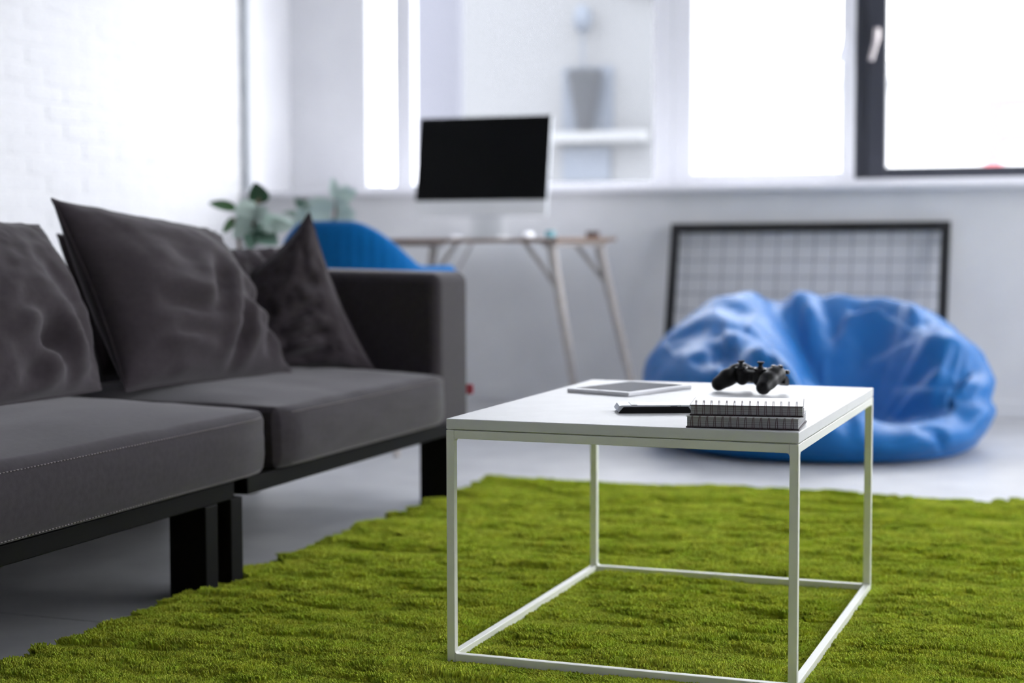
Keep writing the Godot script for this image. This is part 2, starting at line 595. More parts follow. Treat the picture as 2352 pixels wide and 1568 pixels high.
# ------------------------------------------------------------------ beyond the windows
func outside() -> void:
	struct("ground", bx(P(-60, -3.4, 8.5), P(60, -3.2, 120)), m.ground)
	# side wing of the building seen through the left pane
	var wing := thing("building_wing", "pale grey side wing with a sloping eave seen through the large left window pane", "building", P(-4.6, -3.2, 13.0))
	var s := MB.new()
	s.prism(PackedVector2Array([Vector2(-1.15, 0), Vector2(1.0, 0), Vector2(1.0, 5.98), Vector2(0.0, 6.32), Vector2(-1.15, 6.72)]), 0.0, -0.4)
	part(wing, "wall", s, m.render_wall)
	s = MB.new()
	var e := Transform3D(Basis(Vector3.BACK, -0.32), Vector3(0.45, 6.2, 0.03))
	s.rbox(e.origin, Vector3(1.3, 0.045, 0.14), 0.01, 1, e.basis)
	part(wing, "eave", s, m.slate_soft)
	part(wing, "window_recess", rb(Vector3(0.2, 4.88, -0.02), Vector3(0.64, 5.42, 0.03), 0.008, 1), m.slate_soft)
	part(wing, "ledge", rb(Vector3(0.12, 4.79, 0.0), Vector3(0.95, 4.875, 0.22), 0.01, 1), m.ledge)
	part(wing, "lower_panel", rb(Vector3(0.2, 4.48, 0.0), Vector3(0.62, 4.76, 0.04), 0.008, 1), m.slate_soft)
	var pier := thing("exterior_pier", "lavender grey outer pier standing just left behind the black monitor", "pier", P(-4.08, -3.2, 9.6))
	part(pier, "shaft", rb(Vector3(-0.27, 0, -0.08), Vector3(0.14, 7.5, 0), 0.01, 1), m.lavender)
	part(pier, "plinth", rb(Vector3(-0.30, 0, -0.11), Vector3(0.17, 0.4, 0.03), 0.01, 1), m.render_wall)
	var lamp := thing("outdoor_planter", "dark tapered planter on the white ledge beyond the left window", "planter", P(-4.17, 1.675, 12.86))
	s = MB.new()
	s.lathe([Vector2(0.0, 0.0), Vector2(0.055, 0.0), Vector2(0.075, 0.12), Vector2(0.125, 0.36), Vector2(0.145, 0.48), Vector2(0.152, 0.5), Vector2(0.14, 0.505), Vector2(0.125, 0.47), Vector2(0.0, 0.46)], 24)
	part(lamp, "pot", s, m.slate)
	s = MB.new()
	s.tube([Vector3(0, 0.46, 0), Vector3(-0.01, 0.65, 0.01), Vector3(-0.015, 0.86, 0)], 0.012, 6)
	part(lamp, "stem", s, m.slate_soft)
	s = MB.new()
	s.sheet(16, 10, func(a: float, b: float) -> Vector3:
		var d := Vector3(cos(TAU * a) * sin(PI * b), cos(PI * b), sin(TAU * a) * sin(PI * b))
		return Vector3(-0.015, 0.92, 0) + d * Vector3(0.075, 0.11, 0.075) * (1.0 + 0.16 * sin(a * TAU * 5.0) * sin(b * PI * 4.0)), true)
	s.renormal()
	part(lamp, "crown", s, m.slate_soft)
	# far buildings
	var far := thing("white_building", "long white building with a flat roof edge beyond the right windows", "building", P(-1.5, -3.2, 25.0))
	part(far, "facade", bx(Vector3(-4.0, 0, -8), Vector3(14, 6.35, 0)), m.facade)
	part(far, "roof_edge", rb(Vector3(-4.1, 6.35, -8.1), Vector3(14.1, 6.62, 0.18), 0.03, 1), m.facade)
	part(far, "gutter", rb(Vector3(-4.1, 6.25, 0.0), Vector3(14.1, 6.34, 0.12), 0.02, 1), m.roof_grey)
	var sign_ := thing("red_letter", "pale red block letter fixed on the white facade beyond the dark window", "sign", P(-1.93, 1.87, 24.98))
	s = MB.new()
	s.prism(PackedVector2Array([Vector2(0, 0), Vector2(0.25, 0), Vector2(0.25, 0.26), Vector2(0.3, 0.3), Vector2(0.62, 0.3), Vector2(0.62, 0.48), Vector2(0.3, 0.48), Vector2(0.25, 0.54), Vector2(0.25, 0.8), Vector2(0.62, 0.8), Vector2(0.62, 1.0), Vector2(0, 1.0)]), 0.0, 0.08)
	part(sign_, "letter", s, m.sign_red)
	var shed := thing("gabled_house", "beige house with a sloping grey roof seen left in the middle window", "house", P(-10.2, -3.2, 36.0))
	s = MB.new()
	s.prism(PackedVector2Array([Vector2(-3.0, 0), Vector2(2.1, 0), Vector2(2.1, 7.85), Vector2(0.2, 8.65), Vector2(-3.0, 7.3)]), 0.0, -6.0)
	part(shed, "wall", s, m.beige)
	s = MB.new()
	for q in [[Vector2(0.1, 8.8), Vector2(3.0, 7.6)], [Vector2(0.2, 8.8), Vector2(-3.3, 7.3)]]:
		var d: Vector2 = q[1] - q[0]
		s.rbox(Vector3((q[0].x + q[1].x) / 2, (q[0].y + q[1].y) / 2, -2.9), Vector3(d.length(), 0.2, 6.4), 0.02, 1, Basis(Vector3.BACK, d.angle()))
	part(shed, "roof", s, m.roof_grey)
	var post := thing("bollard_post", "small grey post standing before the beige house outside", "post", P(-5.62, -3.2, 24.0))
	s = MB.new()
	s.lathe([Vector2(0.0, 0.0), Vector2(0.12, 0.0), Vector2(0.12, 0.08), Vector2(0.07, 0.1), Vector2(0.07, 5.2), Vector2(0.05, 5.26), Vector2(0.0, 5.27)], 14)
	part(post, "shaft", s, m.roof_grey)


# ------------------------------------------------------------------ sofa
func sofa() -> void:
	var t := thing("sofa", "long charcoal fabric sofa on black wooden legs beside the green rug", "sofa")
	for c in [[1.5, 3.395, 0.05], [3.425, 4.448, 0.03]]:
		var s := MB.new()
		var a: float = c[0]
		var b: float = c[1]
		var crown: float = c[2]
		var w := 0.79
		var h := 0.147
		var l := b - a
		var f := noise(2.2, 3, FastNoiseLite.TYPE_SIMPLEX_SMOOTH, 60)
		s.rbox(P(-1.868 - w / 2, 0.252 + h / 2, (a + b) / 2), Vector3(w, h, l), 0.022, 4, Basis(), 26, func(p: Vector3) -> Vector3:
			var x := p.x / (w / 2)
			var z := p.z / (l / 2)
			var up := clampf(p.y / (h / 2), -1, 1)
			var mid := (1.0 - pow(absf(x), 2.6)) * (1.0 - pow(absf(z), 5.0))
			var q := p
			if up > 0.0:
				q.y += up * (crown * maxf(mid, 0.0) + 0.004 * f.get_noise_2d(p.x * 1.2, p.z * 3.0) + 0.006 * maxf(0.0, f.get_noise_2d(p.x * 3.0 + 9.0, p.z * 0.7)) * mid)
			# the front and ends bulge a little, corners draw in
			var belly := 1.0 - up * up
			q.x += 0.012 * belly * signf(x) * smoothstep(0.85, 1.0, absf(x)) * (1.0 - pow(absf(z), 8.0))
			q.z -= signf(z) * 0.012 * smoothstep(0.93, 1.0, absf(z)) * (1.0 - 0.6 * belly) * smoothstep(0.7, 1.0, x)
			if b > 4.0 and z < 0.0:      # the front lip reaches over the front of the arm
				q.z -= 0.036 * smoothstep(0.9, 1.0, -z) * smoothstep(0.93, 0.99, x)
			q.x -= 0.018 * smoothstep(0.86, 1.0, absf(z)) * smoothstep(0.9, 1.0, x)
			q += Vector3(1, 0, 0) * 0.003 * f.get_noise_2d(p.z * 2.0, p.y * 6.0) * smoothstep(0.9, 1.0, x)
			return q)
		var cu := part(t, "seat_cushion", s, m.sofa)
		# seam stitches along the front edges
		var st := MB.new()
		var z := a + 0.06
		while z < b - 0.05:
			for y in [0.386, 0.262]:
				var up: float = (y - 0.252 - h / 2) / (h / 2)
				var fx: float = -1.868 + 0.012 * (1.0 - up * up) * (1.0 - pow(absf(z - (a + b) / 2) / (l / 2), 8.0)) + 0.003 * f.get_noise_2d(((a + b) / 2 - z) * 2.0, (y - 0.252 - h / 2) * 6.0) - 0.018 * smoothstep(0.86, 1.0, absf(z - (a + b) / 2) / (l / 2))
				st.rbox(P(fx, y, z), Vector3(0.0036, 0.0022, 0.0055), 0.001, 1)
			z += 0.0098
		part(cu, "stitching", st, m.stitch, "pale stitched seam")
	part(t, "rail", rb(P(-1.93, 0.211, 1.4), P(-1.887, 0.25, 3.238), 0.003, 1), m.black_wood)
	part(t, "rail", rb(P(-1.93, 0.211, 3.298), P(-1.887, 0.25, 4.70), 0.003, 1), m.black_wood)
	part(t, "rail", rb(P(-2.66, 0.211, 1.4), P(-2.62, 0.25, 3.238), 0.003, 1), m.black_wood)
	part(t, "rail", rb(P(-2.66, 0.211, 3.298), P(-2.62, 0.25, 4.70), 0.003, 1), m.black_wood)
	for v in [1.5, 3.112, 3.222, 4.50]:
		part(t, "leg", rb(P(-1.982, 0.0, v), P(-1.8875, 0.211, v + 0.053), 0.003, 1), m.black_wood)
		part(t, "leg", rb(P(-2.655, 0.0, v), P(-2.56, 0.211, v + 0.053), 0.003, 1), m.black_wood)
	for v in [1.515, 3.125, 3.235, 4.515]:
		part(t, "crossbar", rb(P(-2.62, 0.212, v), P(-1.93, 0.249, v + 0.03), 0.003, 1), m.black_wood)
	for c in [[1.5, 3.3], [3.4, 4.44]]:
		part(t, "seat_base", rb(P(-2.64, 0.232, c[0]), P(-1.935, 0.256, c[1]), 0.004, 1), m.black_wood)
	# arm at the far end
	var s := MB.new()
	s.rbox(P(-2.275, 0.459, 4.58), Vector3(0.75, 0.482, 0.25), 0.035, 4, Basis(), 10, func(p: Vector3) -> Vector3:
		return p + Vector3(0, 0.012 * smoothstep(0.1, 0.24, p.y) * (0.4 - p.x) / 0.75, 0))
	var arm := part(t, "armrest", s, m.sofa)
	s = MB.new()
	s.rbox(P(-1.905, 0.333, 4.708), Vector3(0.03, 0.03, 0.003), 0.001, 1)
	part(arm, "fabric_label", s, m.tag_pink, "small pink and white fabric label")
	s = MB.new()
	s.rbox(P(-1.905, 0.333, 4.7095), Vector3(0.014, 0.032, 0.003), 0.001, 1)
	part(arm, "label_stripe", s, m.tag_red)
	# low back frame, closed down to the floor
	part(t, "back_panel", rb(P(-2.70, 0.012, 1.4), P(-2.665, 0.205, 4.2), 0.003, 1), m.black_wood)
	part(t, "back_frame", rb(P(-2.70, 0.211, 3.3), P(-2.645, 0.60, 4.70), 0.015, 2), m.sofa)
	part(t, "back_frame", rb(P(-2.70, 0.211, 1.4), P(-2.645, 0.60, 3.28), 0.015, 2), m.sofa)


# ------------------------------------------------------------------ loose cushions
# corners: top left, top right, bottom right, bottom left as seen from the front; folds: [s0, t0, s1, t1, depth, width]
func cushion(called: String, label: String, corners: Array, thick: float, sink: Array, folds: Array, sd: int, rough := 0.007, pinch := 0.5) -> void:
	var t := thing(called, label, "cushion", Vector3.ZERO, 0.0, "loose cushions along the sofa")
	var c: Vector3 = (corners[0] + corners[1] + corners[2] + corners[3]) / 4.0
	t.position = c
	var nn: Vector3 = (corners[1] - corners[3]).cross(corners[0] - corners[2]).normalized()
	if nn.x < 0:
		nn = -nn
	var f := noise(1.6, 3, FastNoiseLite.TYPE_SIMPLEX_SMOOTH, sd)
	var g := noise(3.1, 2, FastNoiseLite.TYPE_SIMPLEX_SMOOTH, sd + 3)
	var mid := func(s: float, q: float) -> Vector3:
		# edges draw in between the corners
		var a := 2.0 * s - 1.0
		var b := 2.0 * q - 1.0
		var ss: float = s + (0.5 - s) * (sink[1] if a > 0.0 or sink.size() < 4 else sink[3]) * (1.0 - b * b) * absf(a)
		var qq: float = q + (0.5 - q) * (sink[0] if b < 0.0 or sink.size() < 4 else sink[2]) * (1.0 - a * a) * absf(b)
		var top: Vector3 = corners[0].lerp(corners[1], ss)
		var low: Vector3 = corners[3].lerp(corners[2], ss)
		return top.lerp(low, qq)
	var sh := MB.new()
	for side in [1.0, -1.0]:
		sh.sheet(64, 64, func(s: float, q: float) -> Vector3:
			s = 0.5 - 0.5 * cos(PI * s)
			q = 0.5 - 0.5 * cos(PI * q)
			var a := 2.0 * s - 1.0
			var b := 2.0 * q - 1.0
			var puff := pow(maxf(0.0, (1.0 - a * a) * (1.0 - b * b)), pinch)
			var h := thick * puff
			if side > 0.0:
				var wr := 0.0
				for fo in folds:
					var p0 := Vector2(fo[0], fo[1])
					var p1 := Vector2(fo[2], fo[3])
					var d := p1 - p0
					var x := Vector2(s, q) - p0
					var along := clampf(x.dot(d) / d.length_squared(), 0.0, 1.0)
					var dist: float = (x - d * along).length() / (fo[5] * 1.35)
					var fade := sin(PI * clampf(along, 0.02, 0.98))
					wr -= fo[4] * (exp(-dist * dist) - 0.55 * exp(-(dist - 1.9) * (dist - 1.9))) * fade
				h += (wr + rough * f.get_noise_2d(s * 2.2 + q * 0.8, q * 2.2) + 0.5 * rough * g.get_noise_2d(s * 2.0, q * 3.0)) * smoothstep(0.0, 0.28, puff)
			else:
				h *= 0.75
			return mid.call(s, q) - c + nn * h * side, side > 0.0)
	sh.renormal()
	var body := part(t, "cover", sh, m.pillow)
	# piping all round the seam
	var rim := []
	for k in 120:
		var e := k / 30
		var x := (k % 30) / 30.0
		var p: Vector2 = [Vector2(x, 0), Vector2(1, x), Vector2(1 - x, 1), Vector2(0, 1 - x)][e]
		p = Vector2(0.5 - 0.5 * cos(PI * p.x), 0.5 - 0.5 * cos(PI * p.y))
		rim.append(mid.call(p.x, p.y) - c)
	var pm := MB.new()
	pm.tube(rim, 0.0035, 6, false, true)
	part(body, "seam", pm, m.pillow)


func pillows() -> void:
	cushion("back_cushion", "charcoal back cushion standing behind the large tilted cushion", [P(-2.60, 0.815, 3.575), P(-2.56, 0.745, 4.20), P(-2.44, 0.44, 4.20), P(-2.48, 0.45, 3.60)], 0.05, [0.0, 0.03], [], 71, 0.01, 0.3)
	cushion("back_cushion", "charcoal back cushion at the left edge behind the front cushion", [P(-2.60, 0.78, 2.45), P(-2.60, 0.74, 3.22), P(-2.48, 0.45, 3.22), P(-2.48, 0.45, 2.45)], 0.05, [0.02, 0.03], [], 72, 0.01, 0.3)
	cushion("back_cushion", "dark upright cushion wedged behind the pointed cushion near the arm", [P(-2.44, 0.768, 4.14), P(-2.42, 0.772, 4.45), P(-2.28, 0.42, 4.44), P(-2.30, 0.42, 4.10)], 0.04, [0.0, 0.02], [[0.55, -0.05, 0.62, 0.35, 0.02, 0.07], [0.8, 0.0, 0.78, 0.3, 0.012, 0.06]], 76, 0.008, 0.3)
	cushion("throw_cushion", "charcoal cushion cut off by the left edge of the photo", [P(-2.45, 0.84, 2.86), P(-2.45, 0.835, 3.295), P(-2.25, 0.45, 3.25), P(-2.22, 0.45, 2.66)], 0.10, [0.0, -0.03], [[0.78, 0.40, 0.95, 0.98, 0.020, 0.05], [0.45, 0.55, 0.78, 1.0, 0.026, 0.045], [0.62, 0.2, 0.8, 0.6, 0.014, 0.06], [0.3, 0.8, 0.7, 0.72, 0.03, 0.05], [0.35, 0.92, 0.6, 0.86, 0.03, 0.05]], 73)
	cushion("throw_cushion", "large grey cushion with a sharp raised corner in the middle of the sofa", [P(-2.44, 0.900, 3.336), P(-2.48, 0.822, 4.165), P(-2.19, 0.408, 4.12), P(-2.25, 0.437, 3.352)], 0.15, [0.12, 0.50, 0.05, 0.06], [[0.40, 0.74, 0.56, 0.36, 0.030, 0.030], [0.50, 1.0, 0.60, 0.62, 0.034, 0.026], [0.12, 0.60, 0.46, 0.76, 0.024, 0.036], [0.15, 0.74, 0.46, 0.86, 0.026, 0.032], [0.2, 0.88, 0.42, 0.93, 0.016, 0.03], [0.58, 0.56, 0.95, 0.70, 0.022, 0.035], [0.72, 0.95, 0.88, 0.66, 0.022, 0.035], [0.66, 0.0, 0.80, 0.24, 0.018, 0.035], [0.84, 0.0, 0.82, 0.2, 0.014, 0.03], [0.3, 0.2, 0.45, 0.55, 0.010, 0.07]], 74)
	cushion("throw_cushion", "dark cushion with a pointed top corner leaning against the sofa arm", [P(-2.42, 0.675, 4.19), P(-2.22, 0.878, 4.255), P(-2.066, 0.412, 4.365), P(-2.36, 0.41, 4.10)], 0.075, [0.10, 0.12], [[0.35, 0.58, 0.85, 0.52, 0.020, 0.04], [0.3, 0.74, 0.8, 0.70, 0.020, 0.038], [0.35, 0.92, 0.75, 0.84, 0.016, 0.035], [0.6, 0.3, 0.9, 0.42, 0.012, 0.04]], 75)


# ------------------------------------------------------------------ rug
func rug() -> void:
	var t := thing("shag_rug", "thick grass green shag rug under the white coffee table", "rug")
	var u0 := -1.885
	var u1 := 0.75
	var v0 := 1.6
	var v1 := 4.98
	part(t, "backing", rb(P(u0, 0.0, v0), P(u1, 0.02, v1), 0.006, 2), m.rug_base)
	# tufts of curled yarn: a few patches of strands, strewn with turns, tilts and tints of their own
	var patches := []
	for k in 8:
		var s := MB.new()
		var tones := PackedColorArray()
		for q in 54:
			var ring := sqrt((q + 0.5) / 54.0) * 0.0122
			var at := Vector2.from_angle(q * 2.39996 + k) * ring + Vector2(rng.randf_range(-0.001, 0.001), rng.randf_range(-0.001, 0.001))
			var lean := Vector2(rng.randfn(0, 0.0042), rng.randfn(0, 0.0042)) + at * 0.15
			var hgt := rng.randf_range(0.0222, 0.0252)
			var r := rng.randf_range(0.0014, 0.0021)
			var pts := []
			var rad := []
			for e in 6:
				var x: float = [0.0, 0.5, 0.86, 0.94, 0.985, 1.0][e]
				pts.append(Vector3(at.x + lean.x * x * x, hgt * x, at.y + lean.y * x * x))
				rad.append(r * [0.8, 0.9, 1.0, 0.93, 0.66, 0.25][e])
			s.tube(pts, rad, 6, true)
			var tone := rng.randf_range(0.72, 1.2)
			var c := Color(tone * rng.randf_range(0.86, 1.02), tone, tone * rng.randf_range(0.7, 1.2))
			while tones.size() < s.v.size():
				tones.append(c)
		var a := []
		a.resize(Mesh.ARRAY_MAX)
		a[Mesh.ARRAY_VERTEX] = s.v
		a[Mesh.ARRAY_NORMAL] = s.n
		a[Mesh.ARRAY_COLOR] = tones
		a[Mesh.ARRAY_INDEX] = s.i
		var am := ArrayMesh.new()
		am.add_surface_from_arrays(Mesh.PRIMITIVE_TRIANGLES, a)
		patches.append(am)
	var f := noise(0.9, 3, FastNoiseLite.TYPE_SIMPLEX_SMOOTH, 91)
	var g := noise(5.0, 2, FastNoiseLite.TYPE_SIMPLEX_SMOOTH, 92)
	var places := []
	for k in 8:
		places.append([])
	var legs := [[1.5, 1.553], [3.112, 3.165], [3.222, 3.275], [4.5, 4.553]]
	var step := 0.0155
	var v := v0
	while v < v1:
		var u := u0 - 0.045
		while u < u1:
			var p := Vector2(u + rng.randf_range(-0.5, 0.5) * step, v + rng.randf_range(-0.5, 0.5) * step)
			u += step
			if p.x < u0 - 0.05 - 0.012 * f.get_noise_2d(p.y * 9.0, 3.0) + 0.012 or p.y > v1 - 0.01 + 0.03 * f.get_noise_2d(p.x * 4.0, 8.0):
				continue
			# what the camera never sees: far in front of and right of the frame
			if p.y < 2.05 and p.x > -1.0 + (p.y - 1.6):
				continue
			var blocked := false
			for l in legs:
				if p.x < -1.865 and p.x > -2.0 and p.y > l[0] - 0.014 and p.y < l[1] + 0.014:
					blocked = true
			# under the rails of the table the pile is pressed flat
			if p.x > -1.165 and p.x < -0.503 and p.y > 2.744 and p.y < 3.635:
				if minf(p.x + 1.158, -0.51 - p.x) < 0.019 or minf(p.y - 2.75, 3.63 - p.y) < 0.019:
					blocked = true
			if blocked:
				continue
			# combed furrows running across the rug
			var wave := f.get_noise_2d(p.x * 2.2, p.y * 8.0)
			var fine := g.get_noise_2d(p.x * 1.6, p.y * 4.2)
			var lean := Vector2(0.2 * g.get_noise_2d(p.x + 30.0, p.y), 0.75 * f.get_noise_2d(p.x * 2.0 + 50.0, p.y * 7.0))
			var tilt := Basis(Vector3.RIGHT, Vector3(lean.x, 1.0, -lean.y), Vector3.BACK)
			var hs := 0.96 + 0.75 * wave + 0.30 * fine + rng.randf_range(-0.03, 0.03)
			var rail := minf(maxf(absf(absf(p.x + 0.8335) - 0.317), absf(p.y - 3.19) - 0.45), maxf(absf(absf(p.y - 3.1915) - 0.434), absf(p.x + 0.8335) - 0.33))
			hs = lerpf(minf(hs, 0.88) * 0.9, hs, smoothstep(0.022, 0.075, rail))
			var sc := Vector3(1, clampf(hs, 0.70, 1.4), 1)
			var edge := 0.006 if p.x > u0 and p.y < v1 - 0.02 else 0.001
			var tone := rng.randf_range(0.78, 1.12)
			var yellow := clampf(0.5 + 0.5 * g.get_noise_2d(p.x * 2.0 + 7.0, p.y * 2.0) + rng.randf_range(-0.35, 0.35), 0.0, 1.0)
			places[rng.randi() % 8].append([Transform3D(tilt * Basis.from_scale(sc) * Basis(Vector3.UP, rng.randf_range(0, TAU)), P(p.x, edge, p.y)), Color(tone * lerpf(0.78, 1.04, yellow), tone * lerpf(0.92, 1.03, yellow), tone * lerpf(0.7, 1.0, yellow))])
		v += step
	for k in 8:
		var mm := MultiMesh.new()
		mm.transform_format = MultiMesh.TRANSFORM_3D
		mm.use_colors = true
		mm.mesh = patches[k]
		mm.instance_count = places[k].size()
		for q in places[k].size():
			mm.set_instance_transform(q, places[k][q][0])
			mm.set_instance_color(q, places[k][q][1])
		var o := MultiMeshInstance3D.new()
		o.name = numbered(t, "pile")
		o.multimesh = mm
		o.material_override = m.pile
		o.set_meta("kind", "stuff")
		t.add_child(o, true)


# ------------------------------------------------------------------ coffee table
func coffee_table() -> void:
	var t := thing("coffee_table", "low white coffee table with a slim square steel frame on the rug", "table", P(-1.158, 0.02, 2.75))
	var w := 0.649
	var d := 0.883
	var h := 0.452
	var a := 0.0156
	part(t, "tabletop", rb(Vector3(0, h - 0.0195, -d), Vector3(w, h, 0), 0.0018, 2), m.white_lacquer)
	var b := h - 0.0208
	for x in [0.0, w - a]:
		for z in [0.0, d - a]:
			part(t, "leg", rb(Vector3(x, 0, -z - a), Vector3(x + a, b, -z), 0.0014, 2), m.white_steel)
	for y in [0.0, b - a]:
		var called := "foot_rail" if y == 0.0 else "top_rail"
		for z in [0.0, d - a]:
			var s := rb(Vector3(a, y, -z - a + 0.0002), Vector3(w - a, y + a, -z - 0.0002), 0.0014, 2)
			fillets(s, Vector3(a, y, -z), Vector3(w - a, y, -z), a, y == 0.0)
			part(t, called, s, m.white_steel)
		for x in [0.0, w - a]:
			var s := rb(Vector3(x + 0.0002, y, -d + a), Vector3(x + a - 0.0002, y + a, -a), 0.0014, 2)
			fillets(s, Vector3(x + a, y, -a), Vector3(x + a, y, -d + a), a, y == 0.0)
			part(t, called, s, m.white_steel)


func fillets(s: MB, p: Vector3, q: Vector3, a: float, low: bool) -> void:     # small rounded inner corners where a rail meets its legs
	var r := 0.0055
	var dir := (q - p).normalized()
	for e in [0, 1]:
		var o := (p if e == 0 else q) + Vector3(0, a if low else 0.0, 0)
		var x := dir * (1.0 if e == 0 else -1.0)
		var y := Vector3.UP * (1.0 if low else -1.0)
		var poly := PackedVector2Array([Vector2.ZERO, Vector2(r, 0)])
		for k in range(1, 5):
			poly.append(Vector2(r, r) + r * Vector2(-sin(PI / 2 * k / 5.0), -cos(PI / 2 * k / 5.0)))
		poly.append(Vector2(0, r))
		var z := x.cross(y)
		var back := Vector3(-1, 0, 0) if absf(dir.z) > 0.5 else Vector3(0, 0, -1)
		var depth := a * signf(z.dot(back))
		s.prism(poly, 0.0002 * signf(depth), depth * 0.985, Transform3D(Basis(x, y, z), o))


# ------------------------------------------------------------------ things on the coffee table
func table_things() -> void:
	var y := 0.472
	# tablet
	var t := thing("tablet", "white framed tablet lying flat at the back corner of the coffee table", "tablet", P(-1.113, y, 3.31), -0.332)
	part(t, "body", rb(Vector3(0, 0.0, -0.24), Vector3(0.163, 0.0085, 0), 0.003, 3), m.white_plastic)
	part(t, "screen", rb(Vector3(0.011, 0.0083, -0.222), Vector3(0.152, 0.0089, -0.02), 0.0002, 1), m.tablet_glass)
	var s := MB.new()
	s.lathe([Vector2(0.0, 0.0088), Vector2(0.0042, 0.0088), Vector2(0.005, 0.0085)], 16, Transform3D(Basis(), Vector3(0.0815, 0, -0.01)))
	part(t, "home_button", s, m.grey_paint)
	# phone
	t = thing("mobile_phone", "silver and black phone lying beside the stacked notebooks", "phone", P(-0.884, y, 2.937), 0.38)
	s = MB.new()
	var l := 0.140
	s.prism(PackedVector2Array([Vector2(0.0, 0.001), Vector2(0.001, 0), Vector2(l - 0.001, 0), Vector2(l, 0.001), Vector2(l - 0.008, 0.0118), Vector2(0.0095, 0.0118)]), -0.062, 0.0)
	part(t, "body", s, m.black_plastic)
	s = MB.new()
	s.prism(PackedVector2Array([Vector2(-0.0036, 0.006), Vector2(-0.001, 0.0035), Vector2(0.0002, 0.002), Vector2(0.0092, 0.0122), Vector2(l - 0.0082, 0.0122), Vector2(l + 0.0002, 0.002), Vector2(l + 0.003, 0.006), Vector2(l - 0.004, 0.0148), Vector2(l - 0.008, 0.0152), Vector2(0.006, 0.0152), Vector2(0.002, 0.0142)]), -0.0655, -0.0006)
	part(t, "shell", s, m.aluminium)
	part(t, "camera_band", rb(Vector3(0.024, 0.0150, -0.06), Vector3(0.036, 0.0161, -0.004), 0.0005, 1), m.aluminium_dark)
	part(t, "side_key", rb(Vector3(0.098, 0.0128, -0.001), Vector3(0.111, 0.0142, 0.0004), 0.0004, 1), m.black_plastic)
	part(t, "seam", rb(Vector3(0.1165, 0.0121, -0.064), Vector3(0.1172, 0.01535, -0.0003), 0.0002, 1), m.black_plastic)
	# notebooks
	notebook("lower spiral notebook with grey page edges at the coffee table front edge", P(-0.708, y, 2.757), -0.09, 0.196, 0.0205, 0.0)
	notebook("upper spiral notebook of the stack with red wire loops standing up", P(-0.703, y + 0.0205, 2.764), -0.175, 0.196, 0.0185, 0.0085)
	controller()


func notebook(label: String, at: Vector3, turn: float, w: float, h: float, over: float) -> void:
	var t := thing("notebook", label, "notebook", at, -turn, "stacked notebooks on the coffee table")
	var d := 0.143
	part(t, "pages", rb(Vector3(0.002, 0.0022, -d + 0.002), Vector3(w - 0.002, h - 0.0012, -0.0015), 0.0006, 1), m.page_edge)
	part(t, "back_cover", rb(Vector3(0, 0, -d), Vector3(w, 0.0022, 0), 0.0008, 1), m.maroon)
	if over > 0.0:
		part(t, "front_cover", rb(Vector3(0, h - 0.0012, -d), Vector3(w, h, 0), 0.0005, 1), m.maroon)
		part(t, "cover_sheet", rb(Vector3(0.001, h, -d + 0.001), Vector3(w - 0.001, h + 0.0004, -0.001), 0.0001, 1), m.white_lacquer)
	else:
		part(t, "front_cover", rb(Vector3(0, h - 0.0012, -d), Vector3(w, h, 0), 0.0005, 1), m.paper)
	for k in 14:
		var s := MB.new()
		for off in [-0.0017, 0.0017]:
			var x: float = 0.0115 + k * 0.0133 + off
			var pts := []
			for e in 22:
				var a: float = lerpf(-0.62 * PI, 0.72 * PI, e / 21.0)
				var z := 0.0018 + 0.0072 * cos(a) - 0.0062
				var yy := h * 0.5 + (h * 0.5 + over) * sin(a) if sin(a) > 0.0 else h * 0.5 + (h * 0.5 - 0.0009) * sin(a)
				pts.append(Vector3(x - off * 0.55 * maxf(0.0, sin(a)) , yy, z + 0.0042))
			s.tube(pts, 0.00052, 5, true)
		part(t, "ring", s, m.ring)


